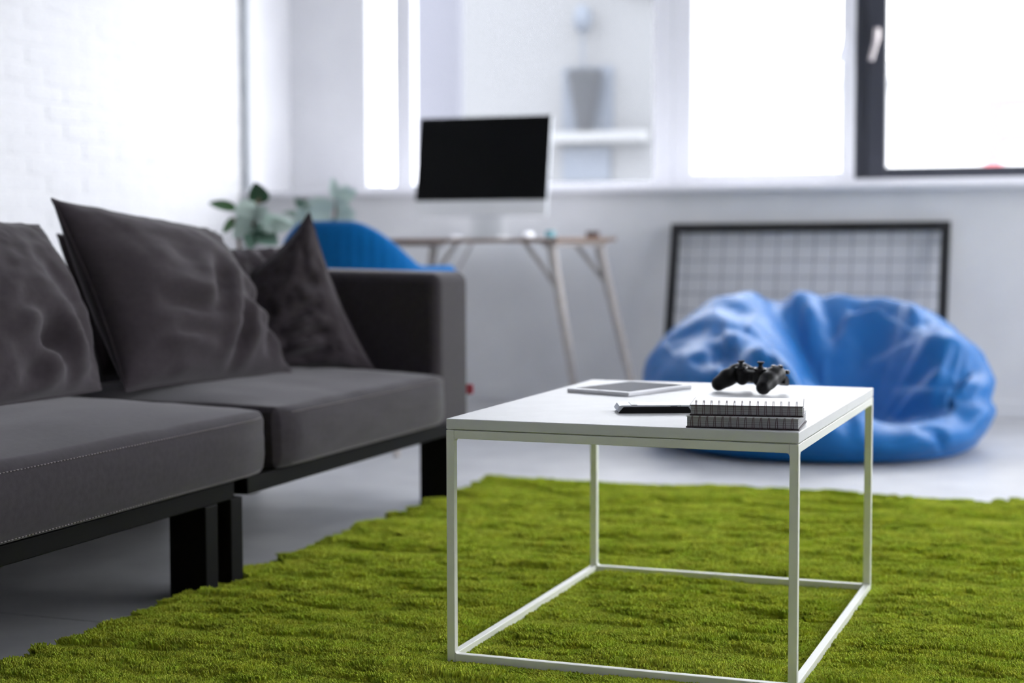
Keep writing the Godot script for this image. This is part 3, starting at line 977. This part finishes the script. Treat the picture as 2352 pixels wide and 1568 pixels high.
func sdf_mesh(bones: Array, lo: Vector3, hi: Vector3, cell: float, k: float) -> MB:
	# bones: [a, ra, b, rb]; surface nets on a grid
	var nx := int((hi.x - lo.x) / cell) + 2
	var ny := int((hi.y - lo.y) / cell) + 2
	var nz := int((hi.z - lo.z) / cell) + 2
	var d := PackedFloat32Array()
	d.resize(nx * ny * nz)
	d.fill(1.0)
	for bone in bones:
		var a: Vector3 = bone[0]
		var b: Vector3 = bone[2]
		var ra: float = bone[1]
		var rb_: float = bone[3]
		var reach := maxf(ra, rb_) + 2.5 * k + 2.0 * cell
		var l0 := (a.min(b) - Vector3.ONE * reach - lo) / cell
		var l1 := (a.max(b) + Vector3.ONE * reach - lo) / cell
		var ab := b - a
		var ll := maxf(ab.length_squared(), 1e-12)
		for x in range(maxi(0, int(l0.x)), mini(nx, int(l1.x) + 1)):
			for y in range(maxi(0, int(l0.y)), mini(ny, int(l1.y) + 1)):
				for z in range(maxi(0, int(l0.z)), mini(nz, int(l1.z) + 1)):
					var p := lo + Vector3(x, y, z) * cell
					var tt := clampf((p - a).dot(ab) / ll, 0.0, 1.0)
					var e := p.distance_to(a + ab * tt) - lerpf(ra, rb_, tt)
					var at := (x * ny + y) * nz + z
					var o := d[at]
					var hh := maxf(k - absf(o - e), 0.0) / k
					d[at] = minf(o, e) - hh * hh * k * 0.25
	var s := MB.new()
	var idx := {}
	var corner := [Vector3i(0, 0, 0), Vector3i(1, 0, 0), Vector3i(0, 1, 0), Vector3i(1, 1, 0), Vector3i(0, 0, 1), Vector3i(1, 0, 1), Vector3i(0, 1, 1), Vector3i(1, 1, 1)]
	var edges := [[0, 1], [2, 3], [4, 5], [6, 7], [0, 2], [1, 3], [4, 6], [5, 7], [0, 4], [1, 5], [2, 6], [3, 7]]
	for x in nx - 1:
		for y in ny - 1:
			for z in nz - 1:
				var val := PackedFloat32Array()
				var neg := 0
				for c in corner:
					var e := d[((x + c.x) * ny + y + c.y) * nz + z + c.z]
					val.append(e)
					if e < 0.0:
						neg += 1
				if neg == 0 or neg == 8:
					continue
				var sum := Vector3.ZERO
				var cnt := 0
				for e in edges:
					if (val[e[0]] < 0.0) != (val[e[1]] < 0.0):
						sum += Vector3(corner[e[0]]).lerp(Vector3(corner[e[1]]), val[e[0]] / (val[e[0]] - val[e[1]]))
						cnt += 1
				var grad := Vector3(val[1] - val[0] + val[3] - val[2] + val[5] - val[4] + val[7] - val[6], val[2] - val[0] + val[3] - val[1] + val[6] - val[4] + val[7] - val[5], val[4] - val[0] + val[5] - val[1] + val[6] - val[2] + val[7] - val[3])
				idx[Vector3i(x, y, z)] = s.add(lo + (Vector3(x, y, z) + sum / cnt) * cell, grad.normalized())
	for key in idx:
		var p: Vector3i = key
		var base := (p.x * ny + p.y) * nz + p.z
		for axis in 3:
			var stepv: int = [ny * nz, nz, 1][axis]
			if (d[base] < 0.0) == (d[base + stepv] < 0.0):
				continue
			var e1 := Vector3i.ZERO
			var e2 := Vector3i.ZERO
			e1[(axis + 1) % 3] = 1
			e2[(axis + 2) % 3] = 1
			if idx.has(p - e1) and idx.has(p - e2) and idx.has(p - e1 - e2):
				s.quad(idx[p], idx[p - e1], idx[p - e1 - e2], idx[p - e2])
	return s


func controller() -> void:
	var t := thing("game_controller", "black game controller with two thumb sticks on the coffee table", "controller", P(-0.734, 0.4725, 3.455), -0.46)
	t.scale = Vector3.ONE * 0.89
	var bones := []
	for s in [-1.0, 1.0]:
		bones.append([Vector3(s * 0.044, 0.044, -0.018), 0.0185, Vector3(s * 0.056, 0.044, -0.014), 0.0190])
		bones.append([Vector3(s * 0.050, 0.045, -0.028), 0.0150, Vector3(s * 0.060, 0.044, 0.004), 0.0175])
		bones.append([Vector3(s * 0.055, 0.042, -0.004), 0.0225, Vector3(s * 0.062, 0.031, 0.030), 0.0210])
		bones.append([Vector3(s * 0.062, 0.031, 0.030), 0.0210, Vector3(s * 0.0680, 0.0178, 0.056), 0.0175])
		bones.append([Vector3(s * 0.026, 0.029, 0.018), 0.0150, Vector3(s * 0.026, 0.044, 0.018), 0.0140])
		bones.append([Vector3(s * 0.0, 0.042, -0.014), 0.0145, Vector3(s * 0.05, 0.043, -0.014), 0.0160])
		bones.append([Vector3(s * 0.0, 0.036, 0.006), 0.0130, Vector3(s * 0.03, 0.038, 0.008), 0.014])
	part(t, "body", sdf_mesh(bones, Vector3(-0.095, -0.002, -0.05), Vector3(0.095, 0.072, 0.085), 0.0022, 0.006), m.black_plastic)
	for s in [-1.0, 1.0]:
		var tilt := Transform3D(Basis(Vector3.BACK, s * -0.06), Vector3(s * 0.026, 0.0085, 0.018))
		var st := MB.new()
		st.lathe([Vector2(0.0155, 0.044), Vector2(0.0155, 0.0485), Vector2(0.0145, 0.0505), Vector2(0.012, 0.0505), Vector2(0.011, 0.048), Vector2(0, 0.046)], 24, tilt)
		var sk := part(t, "thumb_stick", st, m.black_gloss)
		st = MB.new()
		st.lathe([Vector2(0.0, 0.046), Vector2(0.0085, 0.0475), Vector2(0.0062, 0.053), Vector2(0.0050, 0.0585), Vector2(0.0062, 0.0615), Vector2(0.0088, 0.0632), Vector2(0.0092, 0.0650), Vector2(0.0078, 0.0662), Vector2(0.004, 0.0654), Vector2(0.0, 0.0652)], 24, tilt)
		part(sk, "cap", st, m.black_rubber)
		# shoulder buttons and triggers
		st = MB.new()
		st.rbox(Vector3(s * 0.054, 0.0475, -0.0435), Vector3(0.026, 0.010, 0.012), 0.0035, 3)
		part(t, "shoulder_button", st, m.black_gloss)
		st = MB.new()
		var prof := PackedVector2Array([Vector2(0.0, 0.0), Vector2(0.010, -0.002), Vector2(0.016, -0.012), Vector2(0.017, -0.022), Vector2(0.011, -0.0265), Vector2(0.0, -0.020)])
		st.prism(prof, -0.012, 0.012, Transform3D(Basis(Vector3(0, 0, -1), Vector3.UP, Vector3(1, 0, 0)), Vector3(s * 0.054, 0.041, -0.030)))
		part(t, "trigger", st, m.black_gloss)
	for k in 4:
		var a := k * PI / 2
		var b := MB.new()
		b.lathe([Vector2(0.0052, 0.050), Vector2(0.0052, 0.0562), Vector2(0.0044, 0.0572), Vector2(0.0, 0.0576)], 16, Transform3D(Basis(), Vector3(0.054 + 0.0115 * cos(a), 0.0085, -0.014 + 0.0115 * sin(a))))
		part(t, "face_button", b, m.black_gloss)
		b = MB.new()
		b.rbox(Vector3(-0.054 + 0.0085 * cos(a), 0.0622, -0.014 + 0.0085 * sin(a)), Vector3(0.0085, 0.005, 0.0085), 0.0015, 2)
		part(t, "direction_key", b, m.black_gloss)
	for s in [-1.0, 1.0]:
		var b := MB.new()
		b.rbox(Vector3(s * 0.011, 0.0562, -0.014), Vector3(0.007, 0.004, 0.0035), 0.001, 1)
		part(t, "menu_button", b, m.aluminium_dark)


# ------------------------------------------------------------------ bean bag
func bean_bag() -> void:
	var t := thing("bean_bag", "big blue bean bag chair with a crumpled hollow seat by the wall", "bean bag", P(-1.11, 0.0, 6.33), atan2(0.173, 0.985))
	# local axes: x to the right, z to the front; height of the rim all round, measured from the front (0) anticlockwise seen from above
	var rim := [[-180, 0.57], [-150, 0.575], [-120, 0.55], [-90, 0.50], [-60, 0.43], [-35, 0.37], [-12, 0.31], [10, 0.24], [32, 0.17], [52, 0.19], [72, 0.34], [95, 0.45], [125, 0.53], [155, 0.56], [180, 0.57]]
	# creases across its front: width, depth, then points (x, y)
	var folds := [
		[0.046, 0.150, [Vector2(-0.19, 0.58), Vector2(-0.11, 0.49), Vector2(-0.05, 0.385), Vector2(0.0, 0.30), Vector2(0.10, 0.22)]],
		[0.036, 0.050, [Vector2(0.03, 0.56), Vector2(0.06, 0.49), Vector2(0.05, 0.39), Vector2(0.08, 0.30)]],
		[0.030, 0.050, [Vector2(0.11, 0.53), Vector2(0.25, 0.51), Vector2(0.41, 0.475)]],
		[0.050, 0.055, [Vector2(0.12, 0.24), Vector2(0.20, 0.36), Vector2(0.30, 0.41), Vector2(0.40, 0.41)]],
		[0.034, 0.085, [Vector2(0.29, 0.29), Vector2(0.37, 0.325), Vector2(0.46, 0.325), Vector2(0.58, 0.30)]],
		[0.075, 0.110, [Vector2(0.14, 0.16), Vector2(0.26, 0.20), Vector2(0.38, 0.235), Vector2(0.50, 0.225)]],
		[0.026, 0.036, [Vector2(0.48, 0.25), Vector2(0.57, 0.23), Vector2(0.65, 0.19)]],
		[0.040, 0.070, [Vector2(-0.41, 0.375), Vector2(-0.35, 0.395), Vector2(-0.27, 0.365)]],
		[0.034, 0.024, [Vector2(-0.56, 0.36), Vector2(-0.47, 0.43), Vector2(-0.32, 0.475), Vector2(-0.24, 0.46)]],
		[0.018, 0.032, [Vector2(0.37, 0.13), Vector2(0.43, 0.09), Vector2(0.455, 0.04)]],
		[0.095, -0.045, [Vector2(-0.36, 0.50), Vector2(-0.22, 0.42), Vector2(-0.13, 0.33), Vector2(-0.02, 0.26)]],
		[0.050, -0.030, [Vector2(0.11, 0.33), Vector2(0.20, 0.45), Vector2(0.36, 0.50)]],
		[0.045, 0.028, [Vector2(-0.32, 0.27), Vector2(-0.16, 0.31), Vector2(-0.06, 0.26)]]]
	var f := noise(1.4, 3, FastNoiseLite.TYPE_SIMPLEX_SMOOTH, 101)
	var rim_at := func(deg: float) -> float:
		for k in rim.size() - 1:
			if deg <= rim[k + 1][0]:
				return lerpf(rim[k][1], rim[k + 1][1], smoothstep(0.0, 1.0, (deg - rim[k][0]) / (rim[k + 1][0] - rim[k][0])))
		return rim[0][1]
	var shape := func(a: float, b: float) -> Vector3:
		var deg := a * 360.0 - 180.0
		var dir := Vector3(sin(deg_to_rad(deg)), 0, cos(deg_to_rad(deg)))
		var hr: float = rim_at.call(deg)
		var yw := 0.40 * hr + 0.02
		var front := maxf(0.0, cos(deg_to_rad(deg - 15.0)))
		var rr := lerpf(0.40, 0.50, front)
		var rho := 0.0
		var y := 0.0
		var inner := -1.0
		if b < 0.12:
			rho = 0.52 * b / 0.12
		elif b < 0.32:
			var q := (b - 0.12) / 0.20 * PI / 2
			rho = 0.52 + 0.145 * sin(q)
			y = yw * (1.0 - cos(q))
		elif b < 0.60:
			var q := (b - 0.32) / 0.28
			rho = rr + (0.665 - rr) * cos(q * PI / 2)
			y = yw + (hr - yw) * sin(q * PI / 2)
			inner = q - 1.0
		else:
			inner = (b - 0.60) / 0.40
			rho = rr * (1.0 - inner)
			y = lerpf(hr, 0.15, 0.5 - 0.5 * cos(PI * pow(inner, 0.85)))
		var centre := Vector3(0.17, 0, 0.17) * smoothstep(0.45, 1.0, b)
		var p := centre + dir * rho + Vector3(0, y, 0)
		if b > 0.14:
			var amount := 0.0
			if p.z > -0.5:
				var xy := Vector2(p.x + 0.012 * f.get_noise_2d(p.y * 6.0, p.x * 3.0), p.y + 0.012 * f.get_noise_2d(p.x * 6.0, 7.0))
				for fo in folds:
					var best := 9.0
					var along := 0.0
					var run: Array = fo[2]
					for k in run.size() - 1:
						var d: Vector2 = run[k + 1] - run[k]
						var q := clampf((xy - run[k]).dot(d) / d.length_squared(), 0.0, 1.0)
						var e: float = (xy - run[k] - d * q).length()
						if e < best:
							best = e
							along = (k + q) / (run.size() - 1)
					best /= fo[0]
					if best < 4.0:
						amount += fo[1] * (exp(-best * best) - 0.28 * exp(-pow(best - 1.8, 2.0))) * sqrt(sin(PI * clampf(along, 0.04, 0.96))) * smoothstep(-0.5, -0.3, p.z)
			amount += 0.022 * f.get_noise_3d(p.x * 2.2, p.y * 2.2, p.z * 2.2)
			var out := (dir * 0.5 + Vector3.UP).normalized() if inner > -0.5 else (dir + Vector3.UP * 0.2).normalized()
			p -= out * amount * smoothstep(0.14, 0.34, b)
		p.y = maxf(p.y, 0.0)
		return p
	var s := MB.new()
	s.sheet(240, 170, shape, false)
	s.renormal()
	part(t, "cover", s, m.vinyl)
	# a stitched seam round the foot and a pull loop at the right front
	var ring := []
	for k in 120:
		var p: Vector3 = shape.call(k / 120.0, 0.2)
		ring.append(p * Vector3(1.003, 1, 1.003))
	s = MB.new()
	s.tube(ring, 0.005, 6, false, true)
	part(t, "seam", s, m.vinyl)


# ------------------------------------------------------------------ leaning grid
func grid_frame() -> void:
	var w := 1.29
	var h := 0.90
	var lean := 0.225
	var t := thing("wire_grid_board", "black framed wire grid board leaning on the wall behind the bean bag", "grid board", P(-2.012, 0.0, 7.33))
	t.basis = Basis(Vector3.BACK, 0.004) * Basis(Vector3.RIGHT, -asin(lean / h))
	var b := 0.042
	for q in [[Vector3(0, 0, -0.025), Vector3(b, h, 0)], [Vector3(w - b, 0, -0.025), Vector3(w, h, 0)]]:
		part(t, "side_bar", rb(q[0], q[1], 0.003, 1), m.black_metal)
	for y in [0.0, h - b]:
		part(t, "cross_bar", rb(Vector3(b, y, -0.0245), Vector3(w - b, y + b, -0.0005), 0.003, 1), m.black_metal)
	for k in 14:
		var x := b + 0.045 + k * 0.0855
		var s := MB.new()
		s.tube([Vector3(x, b * 0.5, -0.012), Vector3(x, h - b * 0.5, -0.012)], 0.0026, 6)
		part(t, "upright_wire", s, m.wire_grey)
	for k in 10:
		var y := h - b - 0.055 - k * 0.0795
		var s := MB.new()
		s.tube([Vector3(b * 0.5, y, -0.018), Vector3(w - b * 0.5, y, -0.018)], 0.0026, 6)
		part(t, "cross_wire", s, m.wire_grey)


# ------------------------------------------------------------------ desk
func desk() -> void:
	var t := thing("desk", "narrow white topped desk on pale splayed wooden legs below the window", "desk")
	part(t, "desktop", rb(P(-3.42, 0.788, 6.56), P(-2.27, 0.806, 7.42), 0.003, 1), m.desk_white)
	part(t, "desktop_edge", rb(P(-3.42, 0.784, 6.545), P(-2.245, 0.8, 6.56), 0.002, 1), m.desk_wood)
	part(t, "desktop_end", rb(P(-2.27, 0.788, 6.56), P(-2.245, 0.806, 7.42), 0.003, 1), m.desk_wood)
	for s in [-1.0, 1.0]:
		for z in [0.0, 1.0]:
			var v := lerpf(6.63, 7.30, z)
			var out := -0.09 if z == 0.0 else 0.10
			var u := -2.30 if s > 0 else -3.13
			var du: float = 0.165 * s
			var leg := MB.new()
			var top := P(u, 0.786, v)
			var foot := P(u + du, 0.0, v + out)
			leg.tube([top, top.lerp(foot, 0.5), foot], [0.021, 0.019, 0.015], 10)
			part(t, "leg", leg, m.leg_wood)
			var brace := MB.new()
			brace.tube([P(u - 0.12 * s, 0.786, v), top.lerp(foot, 0.26)], 0.011, 8)
			part(t, "brace", brace, m.leg_wood)
	for u in [-3.13, -2.30]:
		part(t, "under_beam", rb(P(u - 0.03, 0.766, 6.6), P(u + 0.03, 0.788, 7.36), 0.004, 1), m.leg_wood)
	var s := MB.new()
	s.tube([P(-2.93, 0.787, 7.30), P(-3.16, 0.42, 7.34)], 0.006, 6)
	part(t, "wire_brace", s, m.steel)


func desk_things() -> void:
	var y := 0.806
	var t := thing("desktop_computer", "large computer monitor with a black screen and silver chin on the desk", "monitor", P(-2.77, y, 7.0))
	var tilt := Basis(Vector3.RIGHT, -0.17)
	var at := Vector3(0, 0.10, 0.02)
	var s := MB.new()
	s.rbox(at + tilt * Vector3(0, 0.23, -0.014), Vector3(0.652, 0.465, 0.022), 0.008, 3, tilt)
	part(t, "case", s, m.aluminium)
	s = MB.new()
	s.rbox(at + tilt * Vector3(0, 0.2675, -0.0012), Vector3(0.65, 0.392, 0.005), 0.0024, 2, tilt)
	part(t, "screen", s, m.screen)
	s = MB.new()
	s.rbox(at + tilt * Vector3(0, 0.036, -0.001), Vector3(0.65, 0.072, 0.004), 0.0018, 2, tilt)
	part(t, "chin", s, m.chin_white)
	s = MB.new()
	s.rbox(Vector3(0.0, 0.003, -0.06), Vector3(0.19, 0.006, 0.19), 0.0028, 2)
	s.rbox(Vector3(0.0, 0.085, -0.075), Vector3(0.17, 0.17, 0.008), 0.003, 2, Basis(Vector3.RIGHT, 0.2))
	s.rbox(Vector3(0.0, 0.17, -0.075), Vector3(0.17, 0.02, 0.06), 0.006, 2)
	part(t, "stand", s, m.chin_white)
	t = thing("keyboard", "slim white keyboard before the monitor on the desk", "keyboard", P(-2.98, y, 6.72))
	part(t, "base", rb(Vector3(-0.21, 0, -0.06), Vector3(0.21, 0.009, 0.06), 0.003, 2), m.white_plastic)
	var kk := MB.new()
	for r in 5:
		for c in 14:
			kk.rbox(Vector3(-0.187 + c * 0.0288, 0.0105, -0.044 + r * 0.022), Vector3(0.025, 0.004, 0.0185), 0.0012, 1)
	part(t, "keys", kk, m.white_plastic).set_meta("kind", "stuff")
	t = thing("computer_mouse", "rounded white computer mouse right of the keyboard", "mouse", P(-2.42, y, 6.66))
	s = MB.new()
	s.sheet(24, 12, func(a: float, b: float) -> Vector3:
		var d := Vector3(cos(TAU * a) * sin(PI * b), cos(PI * b), sin(TAU * a) * sin(PI * b))
		return d * Vector3(0.032, 0.024 if d.y > 0 else 0.004, 0.058) + Vector3(0, 0.004, 0), true)
	s.renormal()
	part(t, "shell", s, m.white_plastic)
	part(t, "wheel", rb(Vector3(-0.004, 0.022, 0.018), Vector3(0.004, 0.0275, 0.034), 0.002, 2), m.grey_paint)
	t = thing("sticky_pad", "small teal note pad standing on the desk near its right end", "note pad", P(-2.335, y, 6.72))
	part(t, "pad", rb(Vector3(-0.016, 0, -0.02), Vector3(0.016, 0.03, 0.02), 0.003, 2), m.teal)
	part(t, "top_sheet", rb(Vector3(-0.0155, 0.03, -0.0195), Vector3(0.0155, 0.032, 0.0195), 0.0008, 1), m.paper)
	t = thing("wooden_box", "tiny brown wooden box on the right end of the desk", "box", P(-2.30, y, 7.22))
	part(t, "box", rb(Vector3(-0.025, 0, -0.025), Vector3(0.025, 0.022, 0.025), 0.003, 2), m.brown)
	part(t, "lid", rb(Vector3(-0.027, 0.022, -0.027), Vector3(0.027, 0.028, 0.027), 0.002, 2), m.brown)


# ------------------------------------------------------------------ blue shell chair
func chair() -> void:
	var t := thing("shell_chair", "blue ribbed shell armchair standing at the desk behind the sofa", "chair", P(-2.74, 0.0, 5.62))
	# plan: a U open towards the desk (-z local), arms forward
	var plan := func(a: float) -> Vector2:        # a from -1 (left arm tip) to 1 (right arm tip)
		var q := absf(a)
		var x := 0.0
		var z := 0.0
		if q < 0.6:
			var ang := q / 0.6 * PI / 2
			x = 0.265 * sin(ang)
			z = 0.24 * cos(ang)
		else:
			x = 0.265 + 0.02 * sin((q - 0.6) / 0.4 * PI / 2)
			z = -0.36 * (q - 0.6) / 0.4
		return Vector2(x * signf(a), z)
	var top := func(a: float) -> float:
		var q := absf(a)
		return lerpf(0.848, 0.68, smoothstep(0.12, 0.66, q)) - 0.05 * smoothstep(0.9, 1.0, q)
	var s := MB.new()
	for side in [1.0, -1.0]:
		s.sheet(160, 30, func(a: float, b: float) -> Vector3:
			var x := a * 2.0 - 1.0
			var p: Vector2 = plan.call(x)
			var h: float = top.call(x)
			var q: Vector2 = plan.call(clampf(x + 0.01, -1, 1)) - plan.call(clampf(x - 0.01, -1, 1))
			var nrm := Vector2(q.y, -q.x).normalized()
			if nrm.dot(p - Vector2(0, -0.1)) < 0.0:
				nrm = -nrm
			var y := lerpf(h, 0.42, b)
			var lean := lerpf(1.0, 0.86, b)
			var th := 0.024 * sqrt(maxf(0.0, 1.0 - pow(2.0 * absf(b - 0.5), 6.0))) * sqrt(maxf(0.0, 1.0 - pow(absf(x), 12.0)))
			var rib := 0.0035 * pow(absf(sin(x * 17.0 * PI)), 0.6) * (1.0 - smoothstep(0.7, 0.95, absf(x)))
			var o: Vector2 = p * lean + nrm * (th + (rib if th > 0.003 else 0.0)) * side
			return Vector3(o.x, y + (0.02 * sqrt(maxf(0.0, 1.0 - pow(side * th / 0.024, 2.0))) if b < 0.05 else 0.0), o.y), side > 0.0)
	s.renormal()
	part(t, "backrest_shell", s, m.chair_blue)
	s = MB.new()
	s.rbox(Vector3(0, 0.445, -0.08), Vector3(0.46, 0.09, 0.50), 0.04, 4)
	part(t, "seat", s, m.chair_blue)
	for a in [[-1, -1], [1, -1], [-1, 1], [1, 1]]:
		s = MB.new()
		s.tube([Vector3(a[0] * 0.16, 0.41, -0.08 + a[1] * 0.16), Vector3(a[0] * 0.25, 0.0, -0.08 + a[1] * 0.25)], [0.018, 0.011], 10)
		part(t, "leg", s, m.leg_wood)


# ------------------------------------------------------------------ plants
func leaf(length: float, width: float, droop: float) -> MB:
	var s := MB.new()
	for side in [1.0, -1.0]:
		s.sheet(14, 8, func(a: float, b: float) -> Vector3:
			var w := width * 0.5 * pow(sin(PI * pow(a, 0.85)), 0.75)
			var x := (2.0 * b - 1.0) * w
			return Vector3(x, -droop * length * a * a + 0.25 * absf(x) + 0.0006 * side, length * a), side > 0.0)
	s.renormal()
	return s


func plant(label: String, base: Vector3, stems: Array, leaves: Array, group: String) -> void:
	var t := thing("potted_plant", label, "plant", base, 0.0, group)
	var s := MB.new()
	s.lathe([Vector2(0, 0), Vector2(0.095, 0), Vector2(0.1, 0.01), Vector2(0.13, 0.25), Vector2(0.138, 0.262), Vector2(0.132, 0.27), Vector2(0.12, 0.262), Vector2(0.118, 0.235), Vector2(0, 0.235)], 32)
	part(t, "pot", s, m.pot)
	s = MB.new()
	s.lathe([Vector2(0.118, 0.225), Vector2(0.118, 0.238), Vector2(0.06, 0.246), Vector2(0, 0.248)], 24)
	part(t, "soil", s, m.soil)
	for st in stems:
		s = MB.new()
		var pts := []
		for p in st:
			pts.append(p - base)
		s.tube(pts, 0.007, 8)
		part(t, "stem", s, m.stem)
	for l in leaves:     # root, tip, width, material, facing
		var root: Vector3 = l[0] - base
		var tip: Vector3 = l[1] - base
		var z := (tip - root)
		var o := part(t, "leaf", leaf(z.length(), l[2], 0.12), m[l[3]])
		z = z.normalized()
		var up: Vector3 = (l[4] - z * z.dot(l[4])).normalized()
		o.transform = Transform3D(Basis(up.cross(z), up, z), root)


func plants() -> void:
	var cam := P(0.4, 0.1, -1.0).normalized()     # leaves that turn their face to the room
	var b1 := P(-2.99, 0.0, 5.25)
	var v := 5.2
	plant("potted rubber plant with dark green leaves right behind the sofa back", b1,
		[[P(-2.99, 0.2, 5.25), P(-2.965, 0.6, 5.23), P(-2.95, 0.79, 5.2), P(-2.93, 0.90, 5.2), P(-2.915, 0.95, 5.2)], [P(-2.975, 0.5, 5.24), P(-3.0, 0.78, 5.2), P(-3.015, 0.88, 5.2)]],
		[[P(-3.005, 0.905, v), P(-3.125, 0.945, v), 0.05, "leaf_green", P(0.35, 0.7, -0.7)],
		[P(-3.00, 0.875, v), P(-3.075, 0.828, v), 0.045, "leaf_green", P(0.35, 0.6, -0.8)],
		[P(-2.915, 0.93, v + 0.02), P(-2.895, 0.995, v - 0.06), 0.075, "leaf_deep", cam],
		[P(-2.93, 0.90, v), P(-2.985, 0.86, v - 0.05), 0.06, "leaf_pale", cam],
		[P(-2.915, 0.90, v), P(-2.845, 0.83, v - 0.03), 0.055, "leaf_pale", cam],
		[P(-2.945, 0.84, v), P(-2.87, 0.845, v - 0.08), 0.06, "leaf_soft", P(0.2, 1, -0.8)],
		[P(-2.95, 0.82, v), P(-2.985, 0.885, v + 0.08), 0.06, "leaf_soft", cam],
		[P(-2.93, 0.87, v), P(-2.80, 0.875, v + 0.05), 0.05, "leaf_pale", P(0.2, 1, -0.9)],
		[P(-2.95, 0.80, v), P(-2.86, 0.79, v + 0.05), 0.05, "leaf_soft", P(0.2, 1, -0.9)],
		[P(-2.92, 0.92, v), P(-2.975, 0.90, v - 0.07), 0.07, "leaf_pale", cam], [P(-2.93, 0.88, v), P(-2.86, 0.905, v - 0.05), 0.07, "leaf_pale", cam],
		[P(-2.94, 0.86, v), P(-2.995, 0.81, v - 0.05), 0.065, "leaf_pale", cam], [P(-2.94, 0.85, v), P(-2.835, 0.80, v - 0.02), 0.07, "leaf_soft", cam],
		[P(-2.94, 0.83, v), P(-2.90, 0.775, v - 0.09), 0.06, "leaf_soft", cam], [P(-2.93, 0.86, v), P(-2.79, 0.845, v), 0.065, "leaf_pale", cam]], "rubber plants behind the sofa")
	var b2 := P(-3.17, 0.0, 6.15)
	v = 6.15
	plant("potted variegated plant with pale leaves behind the blue chair", b2,
		[[P(-3.17, 0.2, 6.15), P(-3.12, 0.6, 6.15), P(-3.09, 0.86, v), P(-3.08, 0.97, v)], [P(-3.17, 0.3, 6.15), P(-3.21, 0.7, 6.15), P(-3.19, 0.88, v)]],
		[[P(-3.12, 0.905, v), P(-3.25, 0.985, v), 0.05, "leaf_deep", P(0.4, 1, -0.6)],
		[P(-3.08, 0.94, v), P(-3.22, 0.955, v - 0.03), 0.06, "leaf_pale", cam],
		[P(-3.08, 0.96, v), P(-3.10, 1.06, v), 0.045, "leaf_pale", cam],
		[P(-3.08, 0.95, v), P(-3.04, 1.03, v + 0.02), 0.045, "leaf_pale", cam],
		[P(-3.08, 0.93, v), P(-3.01, 0.955, v - 0.05), 0.06, "leaf_pale", cam],
		[P(-3.08, 0.93, v), P(-3.03, 0.94, v + 0.02), 0.04, "leaf_soft", cam],
		[P(-3.09, 0.90, v), P(-3.00, 0.86, v), 0.07, "leaf_pale", cam],
		[P(-3.09, 0.88, v), P(-3.20, 0.845, v - 0.05), 0.06, "leaf_pale", cam],
		[P(-3.19, 0.88, v), P(-3.34, 0.93, v), 0.055, "leaf_soft", P(0.4, 1, -0.6)],
		[P(-3.19, 0.88, v), P(-3.29, 0.985, v + 0.02), 0.055, "leaf_soft", cam],
		[P(-3.19, 0.87, v), P(-3.33, 0.87, v), 0.05, "leaf_pale", cam],
		[P(-3.20, 0.85, v), P(-3.33, 0.79, v), 0.06, "leaf_soft", cam],
		[P(-3.10, 0.92, v), P(-3.20, 0.90, v - 0.06), 0.075, "leaf_pale", cam], [P(-3.08, 0.97, v), P(-2.99, 1.0, v), 0.07, "leaf_pale", cam],
		[P(-3.08, 0.90, v), P(-2.985, 0.905, v - 0.03), 0.075, "leaf_pale", cam], [P(-3.12, 0.88, v), P(-3.06, 0.83, v - 0.08), 0.07, "leaf_soft", cam],
		[P(-3.19, 0.86, v), P(-3.24, 0.93, v - 0.05), 0.07, "leaf_pale", cam], [P(-3.20, 0.84, v), P(-3.26, 0.80, v - 0.04), 0.07, "leaf_soft", cam]], "rubber plants behind the sofa")
